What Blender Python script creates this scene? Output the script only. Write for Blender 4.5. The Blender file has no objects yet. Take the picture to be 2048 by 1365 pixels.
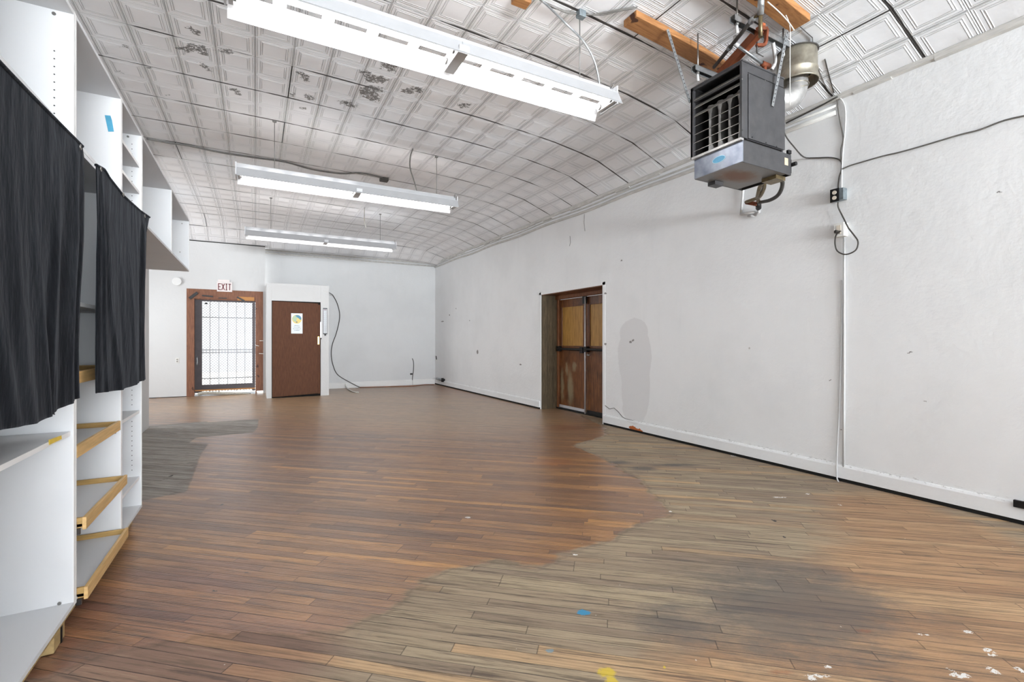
import bpy, bmesh, math, random
from mathutils import Vector, Matrix
random.seed(7)
S = bpy.context.scene
C = S.collection

# ---------------------------------------------------------------- camera, world, light, exposure
YAW = math.radians(28.6)
FPX, HX, HY, EYE = 940.0, 1024.0, 682.0, 1.2
cam_d = bpy.data.cameras.new('camera'); cam_d.sensor_width = 36.0
cam_d.lens = FPX / 2048.0 * 36.0; cam_d.clip_start = 0.02; cam_d.clip_end = 200
cam = bpy.data.objects.new('camera', cam_d); C.objects.link(cam)
cam.location = (0, 0, EYE); cam.rotation_euler = (math.pi / 2, 0, -YAW)
S.camera = cam
S.view_settings.view_transform = 'Standard'; S.view_settings.look = 'None'
S.view_settings.gamma = 1; S.view_settings.use_curve_mapping = False
S.view_settings.exposure = 1.12
S.cycles.max_bounces = 10; S.cycles.diffuse_bounces = 6; S.cycles.glossy_bounces = 4
S.cycles.sample_clamp_indirect = 6.0
S.cycles.use_denoising = True

W = bpy.data.worlds.new('sky'); S.world = W; W.use_nodes = True
bg = W.node_tree.nodes['Background']; bg.inputs['Color'].default_value = (0.93, 0.96, 1.0, 1); bg.inputs['Strength'].default_value = 0.85

def area(name, loc, rot, sx, sy, power, col, spread=180):
    l = bpy.data.lights.new(name, 'AREA'); l.shape = 'RECTANGLE'; l.size = sx; l.size_y = sy
    l.energy = power; l.color = col; l.spread = math.radians(spread)
    o = bpy.data.objects.new(name, l); C.objects.link(o); o.location = loc; o.rotation_euler = rot
    return o
# daylight through the shop window behind the camera, the alcove window (both unseen) and the glazed exit door, plus an added ceiling fill
area('daylight_shop_window', (1.6, -11.5, 1.75), (math.radians(90), 0, 0), 5.0, 2.5, 60, (0.90, 0.96, 1.0), 100)
area('added_ceiling_fill', (1.6, -11.45, 1.2), (math.radians(124), 0, 0), 5.0, 1.4, 700, (0.90, 0.96, 1.0), 85)  # lamp added and tilted up to brighten the ceiling
area('daylight_alcove_window', (-3.93, 10.4, 1.7), (math.radians(90), 0, math.radians(-90)), 2.2, 1.7, 50, (0.92, 0.97, 1.0))
sun_d = bpy.data.lights.new('sun', 'SUN'); sun_d.energy = 4.0; sun_d.angle = math.radians(1.0); sun_d.color = (1, .97, .92)
sun = bpy.data.objects.new('sun', sun_d); C.objects.link(sun); sun.rotation_euler = (math.radians(-26), 0, math.radians(6))

# ---------------------------------------------------------------- measuring helpers (photo pixel -> point on a known plane)
FW = Vector((math.sin(YAW), math.cos(YAW), 0)); RT = Vector((math.cos(YAW), -math.sin(YAW), 0))
O = Vector((0, 0, EYE))
def ray(px, py): return FW + RT * ((px - HX) / FPX) + Vector((0, 0, (HY - py) / FPX))
def atX(px, py, X): r = ray(px, py); return O + r * (X / r.x)
def atY(px, py, Y): r = ray(px, py); return O + r * (Y / r.y)
def atZ(px, py, Z=0.0): r = ray(px, py); return O + r * ((Z - EYE) / r.z)

def interp(x, tab):
    if x <= tab[0][0]: return tab[0][1]
    for (a, b), (c, d) in zip(tab, tab[1:]):
        if x <= c: return b + (d - b) * (x - a) / (c - a)
    return tab[-1][1]
XW, YB, YP, XL, YL = 4.4, 12.55, 12.25, -1.3, 8.13     # right wall, back wall, exit partition, left wall, end of left wall
YF, XFL = -11.6, -4.0                                   # shop front, far left of the alcove
def zr(Y): return 0.09 * min(1, max(0, (Y - 5) / 7.5))
RP = [(0, .43), (.27, .325), (.54, .222), (.81, .17), (1.2, .115), (1.63, .078), (2.2, .045), (3.2, .018), (4.2, 0)]
BP = [(0, .37), (.3, .355), (.65, .17), (1.0, .05), (1.36, 0)]
def zc(X, Y):
    a = interp(XW - X, RP) * (1 - zr(Y) / .43); b = interp(YB - Y, BP)
    return 3.74 - (a ** 3 + b ** 3) ** (1 / 3)
def atC(px, py, off=0.0):
    z = 3.74
    for _ in range(12):
        p = atZ(px, py, z - off); z = zc(min(p.x, XW), min(p.y, YB))
    return atZ(px, py, z - off)

# ---------------------------------------------------------------- mesh helpers
class MB:
    def __init__(s): s.v = []; s.f = []; s.smooth = set()
    def add(s, vs, fs, smooth=False):
        n = len(s.v); s.v += [Vector(v) for v in vs]
        for f in fs:
            if smooth: s.smooth.add(len(s.f))
            s.f.append([n + i for i in f])
        return s
    def box(s, x0, x1, y0, y1, z0, z1):
        if x0 > x1: x0, x1 = x1, x0
        if y0 > y1: y0, y1 = y1, y0
        if z0 > z1: z0, z1 = z1, z0
        return s.add([(x0,y0,z0),(x1,y0,z0),(x1,y1,z0),(x0,y1,z0),(x0,y0,z1),(x1,y0,z1),(x1,y1,z1),(x0,y1,z1)],
                     [(0,3,2,1),(4,5,6,7),(0,1,5,4),(1,2,6,5),(2,3,7,6),(3,0,4,7)])
    def bar(s, a, b, w, h, up=(0, 0, 1)):
        """box of width w and height h running from a to b"""
        a, b = Vector(a), Vector(b); d = (b - a).normalized(); u = Vector(up)
        if abs(d.dot(u)) > .98: u = Vector((0, 1, 0))
        sd = d.cross(u).normalized(); u = sd.cross(d).normalized()
        vs = [p + sd * (i * w / 2) + u * (j * h / 2) for p in (a, b) for i, j in ((-1,-1),(1,-1),(1,1),(-1,1))]
        return s.add(vs, [(0,3,2,1),(4,5,6,7),(0,1,5,4),(1,2,6,5),(2,3,7,6),(3,0,4,7)])
    def tube(s, pts, r, n=8, smooth=True, caps=True):
        pts = [Vector(p) for p in pts]; rs = r if isinstance(r, (list, tuple)) else [r] * len(pts)
        ref = Vector((0.31, 0.17, 0.93)).normalized(); rings = []
        for i, p in enumerate(pts):
            d = (pts[min(i + 1, len(pts) - 1)] - pts[max(i - 1, 0)])
            d = d.normalized() if d.length > 1e-9 else Vector((0, 0, 1))
            if abs(d.dot(ref)) > .97: ref = Vector((1, 0, 0))
            a = (ref - d * ref.dot(d)).normalized(); b = d.cross(a); ref = a
            rings.append([p + (a * math.cos(t) + b * math.sin(t)) * rs[i] for t in [2 * math.pi * k / n for k in range(n)]])
        fs = [(i * n + k, i * n + (k + 1) % n, (i + 1) * n + (k + 1) % n, (i + 1) * n + k) for i in range(len(pts) - 1) for k in range(n)]
        s.add([v for r_ in rings for v in r_], fs, smooth)
        if caps:
            m = len(s.v) - n * len(pts)
            s.f.append([m + k for k in range(n)][::-1]); s.f.append([m + (len(pts) - 1) * n + k for k in range(n)])
        return s
    def prism(s, poly, ext):
        poly = [Vector(p) for p in poly]; e = Vector(ext); n = len(poly)
        return s.add(poly + [p + e for p in poly], [tuple(range(n))[::-1], tuple(range(n, 2 * n))] +
                     [(i, (i + 1) % n, n + (i + 1) % n, n + i) for i in range(n)])
    def sheet(s, P, t=None):
        """P[i][j] grid of points"""
        n, m = len(P), len(P[0])
        return s.add([p for r in P for p in r], [(i*m+j, i*m+j+1, (i+1)*m+j+1, (i+1)*m+j) for i in range(n-1) for j in range(m-1)], True)
    def build(s, name, mat, parent=None, org=None, bevel=0, fix=True):
        if parent is not None: org = parent['_o'] if '_o' in parent else (0, 0, 0)
        elif org is None:
            xs = [v.x for v in s.v]; ys = [v.y for v in s.v]; zs = [v.z for v in s.v]
            org = ((min(xs)+max(xs))/2, (min(ys)+max(ys))/2, min(zs))
        org = Vector(org)
        me = bpy.data.meshes.new(name); me.from_pydata([v - org for v in s.v], [], s.f); me.update()
        for i in s.smooth: me.polygons[i].use_smooth = True
        if fix:
            bm = bmesh.new(); bm.from_mesh(me); bmesh.ops.recalc_face_normals(bm, faces=bm.faces); bm.to_mesh(me); bm.free()
        me.materials.append(mat)
        o = bpy.data.objects.new(name, me); C.objects.link(o)
        o['_o'] = tuple(org)
        if parent is not None: o.parent = parent
        else: o.location = org
        if bevel:
            b = o.modifiers.new('bevel', 'BEVEL'); b.width = bevel; b.segments = 2; b.limit_method = 'ANGLE'
        return o
def tag(o, label=None, cat=None, group=None, kind=None):
    if label: o['label'] = label
    if cat: o['category'] = cat
    if group: o['group'] = group
    if kind: o['kind'] = kind
    return o
def thing(name, loc, label, cat, group=None, kind=None):
    o = bpy.data.objects.new(name, None); C.objects.link(o); o.location = loc; o['_o'] = tuple(loc)
    o.empty_display_size = .1
    return tag(o, label, cat, group, kind)
def spline(pts, n=8):
    pts = [Vector(p) for p in pts]; P = [pts[0]] + pts + [pts[-1]]; out = []
    for i in range(1, len(P) - 2):
        for k in range(n):
            t = k / n; a, b, c, d = P[i-1], P[i], P[i+1], P[i+2]
            out.append(.5 * ((2*b) + (c-a)*t + (2*a-5*b+4*c-d)*t*t + (-a+3*b-3*c+d)*t**3))
    return out + [pts[-1]]

# ---------------------------------------------------------------- materials
def srgb(r, g, b):
    f = lambda c: (c/255/12.92) if c/255 <= .04045 else ((c/255+.055)/1.055)**2.4
    return (f(r), f(g), f(b), 1)
class NT:
    def __init__(s, name):
        m = bpy.data.materials.new(name); m.use_nodes = True; s.m = m; s.t = m.node_tree
        s.b = s.t.nodes['Principled BSDF']
    def n(s, t, **k):
        x = s.t.nodes.new(t)
        for a, b in k.items(): setattr(x, a, b)
        return x
    def put(s, sock, val):
        if isinstance(val, bpy.types.NodeSocket): s.t.links.new(val, sock)
        else: sock.default_value = val
    def M(s, op, a, b=0.0, c=0.0, clamp=False):
        x = s.n('ShaderNodeMath', operation=op, use_clamp=clamp); s.put(x.inputs[0], a); s.put(x.inputs[1], b); s.put(x.inputs[2], c); return x.outputs[0]
    def V(s, op, a, b=(0,0,0)):
        x = s.n('ShaderNodeVectorMath', operation=op); s.put(x.inputs[0], a); s.put(x.inputs[1], b)
        return x.outputs['Value'] if op in ('LENGTH', 'DOT_PRODUCT') else x.outputs[0]
    def xyz(s, v):
        x = s.n('ShaderNodeSeparateXYZ'); s.put(x.inputs[0], v); return x.outputs
    def comb(s, x=0.0, y=0.0, z=0.0):
        n = s.n('ShaderNodeCombineXYZ'); s.put(n.inputs[0], x); s.put(n.inputs[1], y); s.put(n.inputs[2], z); return n.outputs[0]
    def mix(s, f, a, b):
        x = s.n('ShaderNodeMix', data_type='RGBA'); s.put(x.inputs[0], f); s.put(x.inputs[6], a); s.put(x.inputs[7], b); return x.outputs[2]
    def obj(s): return s.n('ShaderNodeTexCoord').outputs['Object']
    def uv(s): return s.n('ShaderNodeTexCoord').outputs['UV']
    def noise(s, v, sc, det=3.0, rough=.55, col=False):
        x = s.n('ShaderNodeTexNoise'); s.put(x.inputs['Vector'], v); s.put(x.inputs['Scale'], sc); s.put(x.inputs['Detail'], det); s.put(x.inputs['Roughness'], rough)
        return x.outputs['Color' if col else 'Fac']
    def wn(s, v):
        x = s.n('ShaderNodeTexWhiteNoise', noise_dimensions='3D'); s.put(x.inputs['Vector'], v); return x.outputs
    def ramp(s, f, stops, interp='LINEAR'):
        x = s.n('ShaderNodeValToRGB'); x.color_ramp.interpolation = interp; e = x.color_ramp.elements
        while len(e) < len(stops): e.new(.5)
        for q, (p, c) in zip(e, stops):
            q.position = p; q.color = c if isinstance(c, tuple) else (c, c, c, 1)
        s.put(x.inputs[0], f); return x.outputs[0]
    def step(s, f, lo, hi):
        x = s.n('ShaderNodeMapRange', interpolation_type='SMOOTHSTEP'); s.put(x.inputs[0], f); x.inputs[1].default_value = lo; x.inputs[2].default_value = hi; return x.outputs[0]
    def bump(s, h, dist, strength=1.0, nrm=None):
        x = s.n('ShaderNodeBump'); x.inputs['Distance'].default_value = dist; x.inputs['Strength'].default_value = strength
        s.put(x.inputs['Height'], h)
        if nrm: s.put(x.inputs['Normal'], nrm)
        s.t.links.new(x.outputs[0], s.b.inputs['Normal']); return x.outputs[0]
    def set(s, **k):
        for a, v in k.items():
            s.put(s.b.inputs[a.replace('_', ' ')], v)
    def blobs(s, p, L):
        """union of ellipses (cx, cy, rx, ry) in the first two coordinates of p"""
        out = None
        for cx, cy, rx, ry in L:
            d = s.V('LENGTH', s.V('MULTIPLY', s.V('SUBTRACT', p, (cx, cy, 0)), (1/rx, 1/ry, 0)))
            out = d if out is None else s.M('MINIMUM', out, d)
        return out       # < 1 inside
def plain(name, col, rough=.5, metal=0.0, var=.0, scale=8, bump=0, spec=.5, streak=None):
    t = NT(name); p = t.obj()
    if var:
        if streak: p = t.V('MULTIPLY', p, streak)
        f = t.noise(p, scale, 4)
        c2 = tuple(x * (1 - var) for x in col[:3]) + (1,)
        c3 = tuple(min(1, x * (1 + var * .5)) for x in col[:3]) + (1,)
        t.set(Base_Color=t.ramp(f, [(.3, c2), (.7, c3)]))
        if bump: t.bump(f, bump)
    else:
        t.set(Base_Color=col)
    t.set(Roughness=rough, Metallic=metal); t.b.inputs['Specular IOR Level'].default_value = spec
    return t.m
def emis(name, col, st):
    t = NT(name); t.set(Base_Color=(0.8,0.8,0.8,1)); t.b.inputs['Emission Color'].default_value = col; t.b.inputs['Emission Strength'].default_value = st; return t.m

m_melamine = plain('white_melamine', srgb(208, 209, 211), .5, var=.03, scale=3, spec=.3)
m_edge = plain('white_edge_band', srgb(232, 232, 232), .4, var=.02)
m_hole = plain('drilled_hole', srgb(55, 52, 50), .8, var=.1)
m_wood_edge = plain('raw_particle_edge', srgb(165, 140, 95), .7, var=.25, scale=40)
m_traywood = plain('tray_birch_plywood', srgb(205, 168, 112), .5, var=.22, scale=6, streak=(6, 1, 14))
m_trayin = plain('tray_plywood_inner', srgb(176, 142, 84), .55, var=.22, scale=6, streak=(1, 6, 14))
m_slide = plain('drawer_slide_steel', srgb(70, 66, 64), .4, .8, var=.3)
m_screw = plain('screw_steel', srgb(150, 148, 145), .35, .9, var=.2)
m_white_enamel = plain('white_enamel', srgb(198, 199, 201), .45, var=.03, spec=.3)
m_fixshade = plain('shaded_fixture_enamel', srgb(164, 164, 166), .5, var=.05, spec=.3)  # darker enamel copy: shade painted onto reflector outer faces and housing
m_rod = plain('hanger_steel', srgb(140, 138, 136), .45, .6, var=.2)
m_tube = emis('lit_fluorescent_tube', (1, .99, .98, 1), 8.0)
m_tube_off = plain('unlit_fluorescent_tube', srgb(235, 235, 230), .25, var=.02)
m_darksteel = plain('heater_dark_enamel', srgb(74, 73, 75), .45, .35, var=.22, scale=14, bump=.0005)
m_black = plain('black_metal', srgb(22, 21, 22), .5, .2, var=.3)
m_blackplastic = plain('black_plastic', srgb(26, 25, 27), .45, var=.2)
m_inner = plain('heater_interior', srgb(18, 14, 13), .7, .2, var=.4)
m_alum = plain('aluminised_steel', srgb(190, 188, 186), .42, .7, var=.3, scale=18)
m_louver = plain('louver_steel', srgb(186, 182, 176), .3, .8, var=.3, scale=9)
m_galv = plain('galvanised_sheet', srgb(170, 163, 148), .38, .75, var=.4, scale=12)
m_galvclean = plain('galvanised_strut', srgb(165, 168, 170), .4, .75, var=.25, scale=25)
m_rust = plain('rusty_iron', srgb(120, 62, 36), .75, .3, var=.45, scale=22, bump=.001)
m_orangebeam = plain('red_brown_timber', srgb(158, 84, 46), .6, var=.3, scale=7, streak=(8, 1, 8))
m_brass = plain('aged_brass', srgb(120, 105, 78), .4, .7, var=.4, scale=30)
m_brass_bright = plain('bright_brass', srgb(200, 165, 95), .3, .8, var=.15)
m_cable = plain('grey_cable', srgb(105, 102, 98), .6, var=.2, scale=20)
m_cabledark = plain('dark_cable', srgb(62, 58, 54), .6, var=.2, scale=20)
m_cablewhite = plain('white_cable', srgb(222, 220, 214), .5, var=.06)
m_cableorange = plain('brown_orange_cord', srgb(140, 92, 66), .6, var=.3)
m_box_w = plain('white_box_enamel', srgb(225, 224, 220), .4, var=.08)
m_galvbox = plain('galvanised_box', srgb(140, 150, 155), .4, .6, var=.3, scale=30)
m_ivory = plain('ivory_plastic', srgb(215, 205, 190), .4, var=.06)
m_paintpipe = plain('white_painted_pipe', srgb(196, 196, 196), .55, var=.05)
m_darkgap = plain('dark_gap', srgb(14, 12, 11), .9, var=.3)
m_rail = plain('aluminium_astragal', srgb(214, 214, 218), .4, .3, var=.12)
m_bronze = plain('dark_bronze_frame', srgb(52, 44, 46), .4, .4, var=.25)
m_bluetape = plain('blue_tape', srgb(64, 146, 178), .55, var=.2, scale=20)
m_yellowtape = plain('yellow_tape', srgb(222, 190, 70), .6, var=.15, scale=30)
m_red = plain('exit_red', srgb(112, 36, 44), .6, var=.2, scale=40)
m_signwhite = plain('exit_sign_white', srgb(225, 216, 214), .5, var=.05)
m_paper = plain('poster_paper', srgb(228, 235, 240), .5, var=.03)
m_pblue = plain('poster_blue', srgb(78, 140, 172), .5, var=.2, scale=60)
m_pyellow = plain('poster_yellow', srgb(226, 205, 120), .5, var=.1, scale=60)
m_pgreen = plain('poster_pale_green', srgb(176, 200, 168), .5, var=.15, scale=60)
m_pink = plain('poster_ink', srgb(90, 100, 115), .6, var=.1)
m_concrete = plain('outside_concrete', srgb(205, 203, 198), .9, var=.15, scale=3)
m_badge = plain('blue_badge', srgb(92, 168, 206), .35, var=.1, scale=50)
m_badgering = plain('badge_ring', srgb(190, 222, 236), .35, var=.05)
m_sticker = plain('tan_rating_label', srgb(196, 178, 150), .6, var=.2, scale=60)

def m_lumber_f(name, base, dark, ax):
    t = NT(name); p = t.V('MULTIPLY', t.obj(), ax); f = t.noise(p, 9, 5, .6); k = t.noise(t.obj(), 9, 1)
    c = t.mix(t.step(f, .3, .75), base, dark); c = t.mix(t.step(k, .72, .76), c, srgb(70, 36, 16))
    t.set(Base_Color=c, Roughness=.6); t.bump(f, .001); return t.m
m_lumber = m_lumber_f('raw_fir_lumber', srgb(168, 118, 70), srgb(130, 84, 44), (.6, 8, 8))
m_plyframe = m_lumber_f('stained_plywood_frame', srgb(134, 88, 62), srgb(104, 62, 42), (8, 8, .7))
m_plyframe2 = m_lumber_f('light_plywood_patch', srgb(190, 132, 70), srgb(160, 104, 50), (.7, 8, 8))
m_browndoor = NT('brown_hardboard_door')
f = m_browndoor.noise(m_browndoor.V('MULTIPLY', m_browndoor.obj(), (14, 4, 1.2)), 6, 5, .65)
m_browndoor.set(Base_Color=m_browndoor.ramp(f, [(.3, srgb(80, 51, 37)), (.7, srgb(104, 68, 48))]), Roughness=.65); m_browndoor.b.inputs['Specular IOR Level'].default_value = .2; m_browndoor.bump(f, .0006)
m_browndoor = m_browndoor.m

# heater underside: grey steel with a rust bloom in the middle
t = NT('heater_pan_rusted'); p = t.obj()
d = t.V('ADD', p, t.V('MULTIPLY', t.V('SUBTRACT', t.noise(p, 14, 4, .7, True), (.5,.5,.5)), (.12,.12,.12)))
g = t.step(t.blobs(d, [(-.06, 0, .24, .13)]), 1.15, .3)
t.set(Base_Color=t.mix(g, srgb(128, 126, 124), srgb(112, 76, 52)), Roughness=.5, Metallic=.45); m_pan = t.m
t = NT('heater_front_blued_steel'); p = t.obj(); f = t.noise(p, 10, 4)
t.set(Base_Color=t.ramp(f, [(.3, srgb(120, 126, 140)), (.7, srgb(160, 166, 178))]), Roughness=.34, Metallic=.7); m_heatfront = t.m

# curtain velvet
t = NT('charcoal_velvet'); p = t.obj()
f = t.noise(t.V('MULTIPLY', p, (1.6, 1.6, 1.0)), 4.5, 6, .65); g = t.noise(p, 60, 3); h = t.noise(t.V('MULTIPLY', p, (1, 3.2, .8)), 2.6, 4, .55)
t.set(Base_Color=t.ramp(f, [(.3, srgb(9, 11, 16)), (.5, srgb(15, 17, 22)), (.72, srgb(30, 33, 37))])), t.set(Roughness=.9)
t.b.inputs['Specular IOR Level'].default_value = .15; t.b.inputs['Sheen Weight'].default_value = .08; t.b.inputs['Sheen Roughness'].default_value = .4; t.b.inputs['Sheen Tint'].default_value = (.6, .65, .75, 1)
n1 = t.bump(h, .02); x = t.n('ShaderNodeBump'); x.inputs['Distance'].default_value = .004; t.put(x.inputs['Height'], f); t.put(x.inputs['Normal'], n1)
t.t.links.new(x.outputs[0], t.b.inputs['Normal']); m_velvet = t.m

# painted plaster walls
def wallmat(name, base, extra=None, axes=(1, 2), dirt=.06):
    t = NT(name); p = t.obj(); P = t.xyz(p)
    n1 = t.noise(p, 1.3, 4, .6); n2 = t.noise(p, 26, 4, .6); n3 = t.noise(t.V('MULTIPLY', p, (1, 1, .16)), 7, 4, .65)
    c = t.mix(t.step(n1, .35, .75), base, tuple(x * (1 - dirt) for x in base[:3]) + (1,))
    c = t.mix(t.M('MULTIPLY', t.step(n3, .55, .85), .25), c, tuple(x * .84 for x in base[:3]) + (1,))
    sp = t.noise(p, 12, 1); c = t.mix(t.M('MULTIPLY', t.step(sp, .85, .86), .5), c, srgb(150, 142, 134))
    if extra: c = extra(t, p, P, c)
    t.set(Base_Color=c, Roughness=.62)
    h = t.M('ADD', t.M('MULTIPLY', n2, .5), t.M('MULTIPLY', n1, 1.6))
    t.bump(h, .008, .7); return t.m
def right_extra(t, p, P, c):
    q = t.comb(P[1], P[2], 0.0)
    dist = t.V('ADD', q, t.V('MULTIPLY', t.V('SUBTRACT', t.noise(p, 5, 4, .6, True), (.5, .5, .5)), (.06, .1, 0)))
    def e(px, py, w, h): v = atX(px, py, XW); d = (v.x*FW.x+v.y*FW.y); return (v.y, v.z, w*.5*d/FPX*1.75, h*.5*d/FPX)
    gp = t.blobs(dist, [e(1267, 665, 46, 56), e(1268, 712, 54, 140), e(1270, 770, 46, 160), e(1266, 820, 34, 56)])
    c = t.mix(t.step(gp, 1.03, .97), c, srgb(219, 219, 220))
    d2 = t.V('ADD', q, t.V('MULTIPLY', t.V('SUBTRACT', t.noise(p, 40, 4, .7, True), (.5, .5, .5)), (.05, .05, 0)))
    rs = t.blobs(d2, [e(1268, 856, 12, 8), e(1279, 861, 14, 8), e(1286, 867, 8, 7)])
    c = t.mix(t.step(rs, 1.1, .9), c, srgb(176, 92, 34))
    hl = t.blobs(d2, [e(1261, 684, 4, 5), e(1266, 681, 4, 4), e(1243, 521, 3, 3), e(1211, 587, 4, 4), e(1211, 688, 4, 4), e(1041, 729, 5, 3), e(955, 704, 5, 8),
                      e(899, 630, 3, 3), e(939, 641, 3, 2), e(912, 617, 2, 2), e(885, 643, 9, 2), e(1820, 705, 5, 2), e(1850, 803, 3, 2), e(1660, 760, 2, 2), e(1998, 385, 4, 4), e(1683, 860, 2, 2)])
    c = t.mix(t.M('MULTIPLY', t.step(hl, 1.2, .8), .8), c, srgb(92, 82, 78))
    # chipped dirty line along the top of the baseboard
    ln = t.M('ABSOLUTE', t.M('SUBTRACT', P[2], .145)); br = t.noise(t.V('MULTIPLY', p, (1, 2.2, 9)), 14, 5, .7)
    k = t.M('MULTIPLY', t.step(ln, .022, .004), t.step(br, .57, .62))
    return t.mix(t.M('MULTIPLY', k, .55), c, srgb(110, 104, 98))
WHITE = srgb(232, 233, 234)
m_wall_r = wallmat('wall_right_plaster', WHITE, right_extra)
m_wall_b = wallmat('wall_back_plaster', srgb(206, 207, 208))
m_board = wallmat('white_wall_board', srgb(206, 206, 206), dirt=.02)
m_trimw = wallmat('painted_trim', srgb(226, 226, 225), dirt=.08)
m_cornerdirt = plain('dirty_painted_batten', srgb(200, 198, 194), .6, var=.22, scale=16, streak=(1, .4, 3))

# pressed tin ceiling, tile pattern in relief; UV are in tiles
def tilemat():
    t = NT('pressed_tin_ceiling'); uv = t.uv(); U = t.xyz(uv); p = t.obj()
    fu = t.M('ABSOLUTE', t.M('SUBTRACT', t.M('FRACT', U[0]), .5)); fv = t.M('ABSOLUTE', t.M('SUBTRACT', t.M('FRACT', U[1]), .5))
    m = t.M('MAXIMUM', fu, fv)
    h = t.ramp(m, [(0, .5), (.29, .5), (.305, .95), (.325, .45), (.34, .45), (.352, .85), (.37, .3), (.425, .3), (.437, .75), (.452, .3), (.47, .3), (.481, .8), (.492, .35), (.5, .0)])
    bulge = t.noise(p, .8, 2); wv = t.noise(p, 6, 3)
    hh = t.M('ADD', h, t.M('MULTIPLY', wv, .5))
    n = t.bump(t.M('ADD', hh, t.M('MULTIPLY', bulge, 5)), .011, .9)
    # open seams between sheets (every second row) and a few cross seams
    sv = t.M('ABSOLUTE', t.M('SUBTRACT', t.M('FRACT', t.M('ADD', t.M('MULTIPLY', U[1], .5), .5)), .5))
    row = t.M('FLOOR', t.M('ADD', t.M('MULTIPLY', U[1], .5), .5))
    br = t.noise(t.comb(t.M('MULTIPLY', U[0], .28), t.M('MULTIPLY', row, 3.7), 0.0), 1.6, 3, .6)
    wid = t.M('MULTIPLY', t.step(br, .36, .6), .019)
    seam = t.M('LESS_THAN', sv, wid)
    thin = t.M('MULTIPLY', t.M('LESS_THAN', sv, .004), t.step(br, .3, .45))
    colr = t.M('FLOOR', t.M('ADD', t.M('MULTIPLY', U[0], .25), .5)); su = t.M('ABSOLUTE', t.M('SUBTRACT', t.M('FRACT', t.M('ADD', t.M('MULTIPLY', U[0], .25), .5)), .5))
    rw = t.wn(t.comb(colr, t.M('FLOOR', t.M('MULTIPLY', U[1], .5)), 3.0))[0]
    cross = t.M('MULTIPLY', t.M('LESS_THAN', su, .004), t.M('GREATER_THAN', rw, .93))
    dark = t.M('MAXIMUM', t.M('MAXIMUM', seam, cross), t.M('MULTIPLY', thin, .45))
    base = t.mix(t.step(t.noise(p, .7, 3), .35, .7), srgb(242, 244, 248), srgb(234, 235, 238))
    pk = t.step(t.noise(p, .33, 1), .42, .6); base = t.mix(t.M('MULTIPLY', pk, .35), base, srgb(232, 222, 216))
    gr = t.step(h, .32, .0); base = t.mix(t.M('MULTIPLY', gr, .35), base, srgb(150, 146, 142))
    def e(px, py, w, hgt):
        v = atC(px, py); d = v.x*FW.x+v.y*FW.y; return (v.x*RT.x+v.y*RT.y, d, w*.5*d/FPX, hgt*.5*d*d/FPX/2.54)
    L = [e(390, 62, 14, 18), e(370, 98, 30, 10), e(395, 96, 40, 16), e(410, 108, 18, 12), e(411, 134, 12, 14), e(452, 102, 34, 6), e(472, 182, 12, 16), e(608, 152, 14, 22), e(620, 195, 18, 10),
         e(690, 205, 26, 8), e(705, 212, 22, 6), e(780, 132, 34, 22), e(735, 152, 18, 20), e(755, 158, 44, 16), e(745, 178, 40, 14), e(740, 188, 36, 26), e(815, 182, 22, 12), e(832, 178, 22, 12),
         e(928, 210, 26, 10), e(585, 190, 8, 10), e(607, 216, 16, 4), e(240, 143, 6, 5), e(250, 92, 16, 5), e(300, 135, 10, 4), e(335, 190, 6, 4)]
    pc = t.comb(t.V('DOT_PRODUCT', p, tuple(RT)), t.V('DOT_PRODUCT', p, tuple(FW)), 0.0)
    d = t.V('ADD', pc, t.V('MULTIPLY', t.V('SUBTRACT', t.noise(p, 16, 5, .75, True), (.5, .5, .5)), (.22, .22, 0)))
    bl = t.blobs(d, L); fine = t.noise(p, 38, 4, .7)
    pe = t.M('MULTIPLY', t.step(bl, 1.05, .95), t.step(fine, .42, .47))
    base = t.mix(pe, base, t.ramp(t.noise(p, 90, 2), [(.35, srgb(96, 92, 90)), (.65, srgb(150, 147, 144))]))
    base = t.mix(dark, base, srgb(52, 46, 42))
    t.set(Base_Color=base, Roughness=.5); return t.m
m_tin = tilemat()

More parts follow.
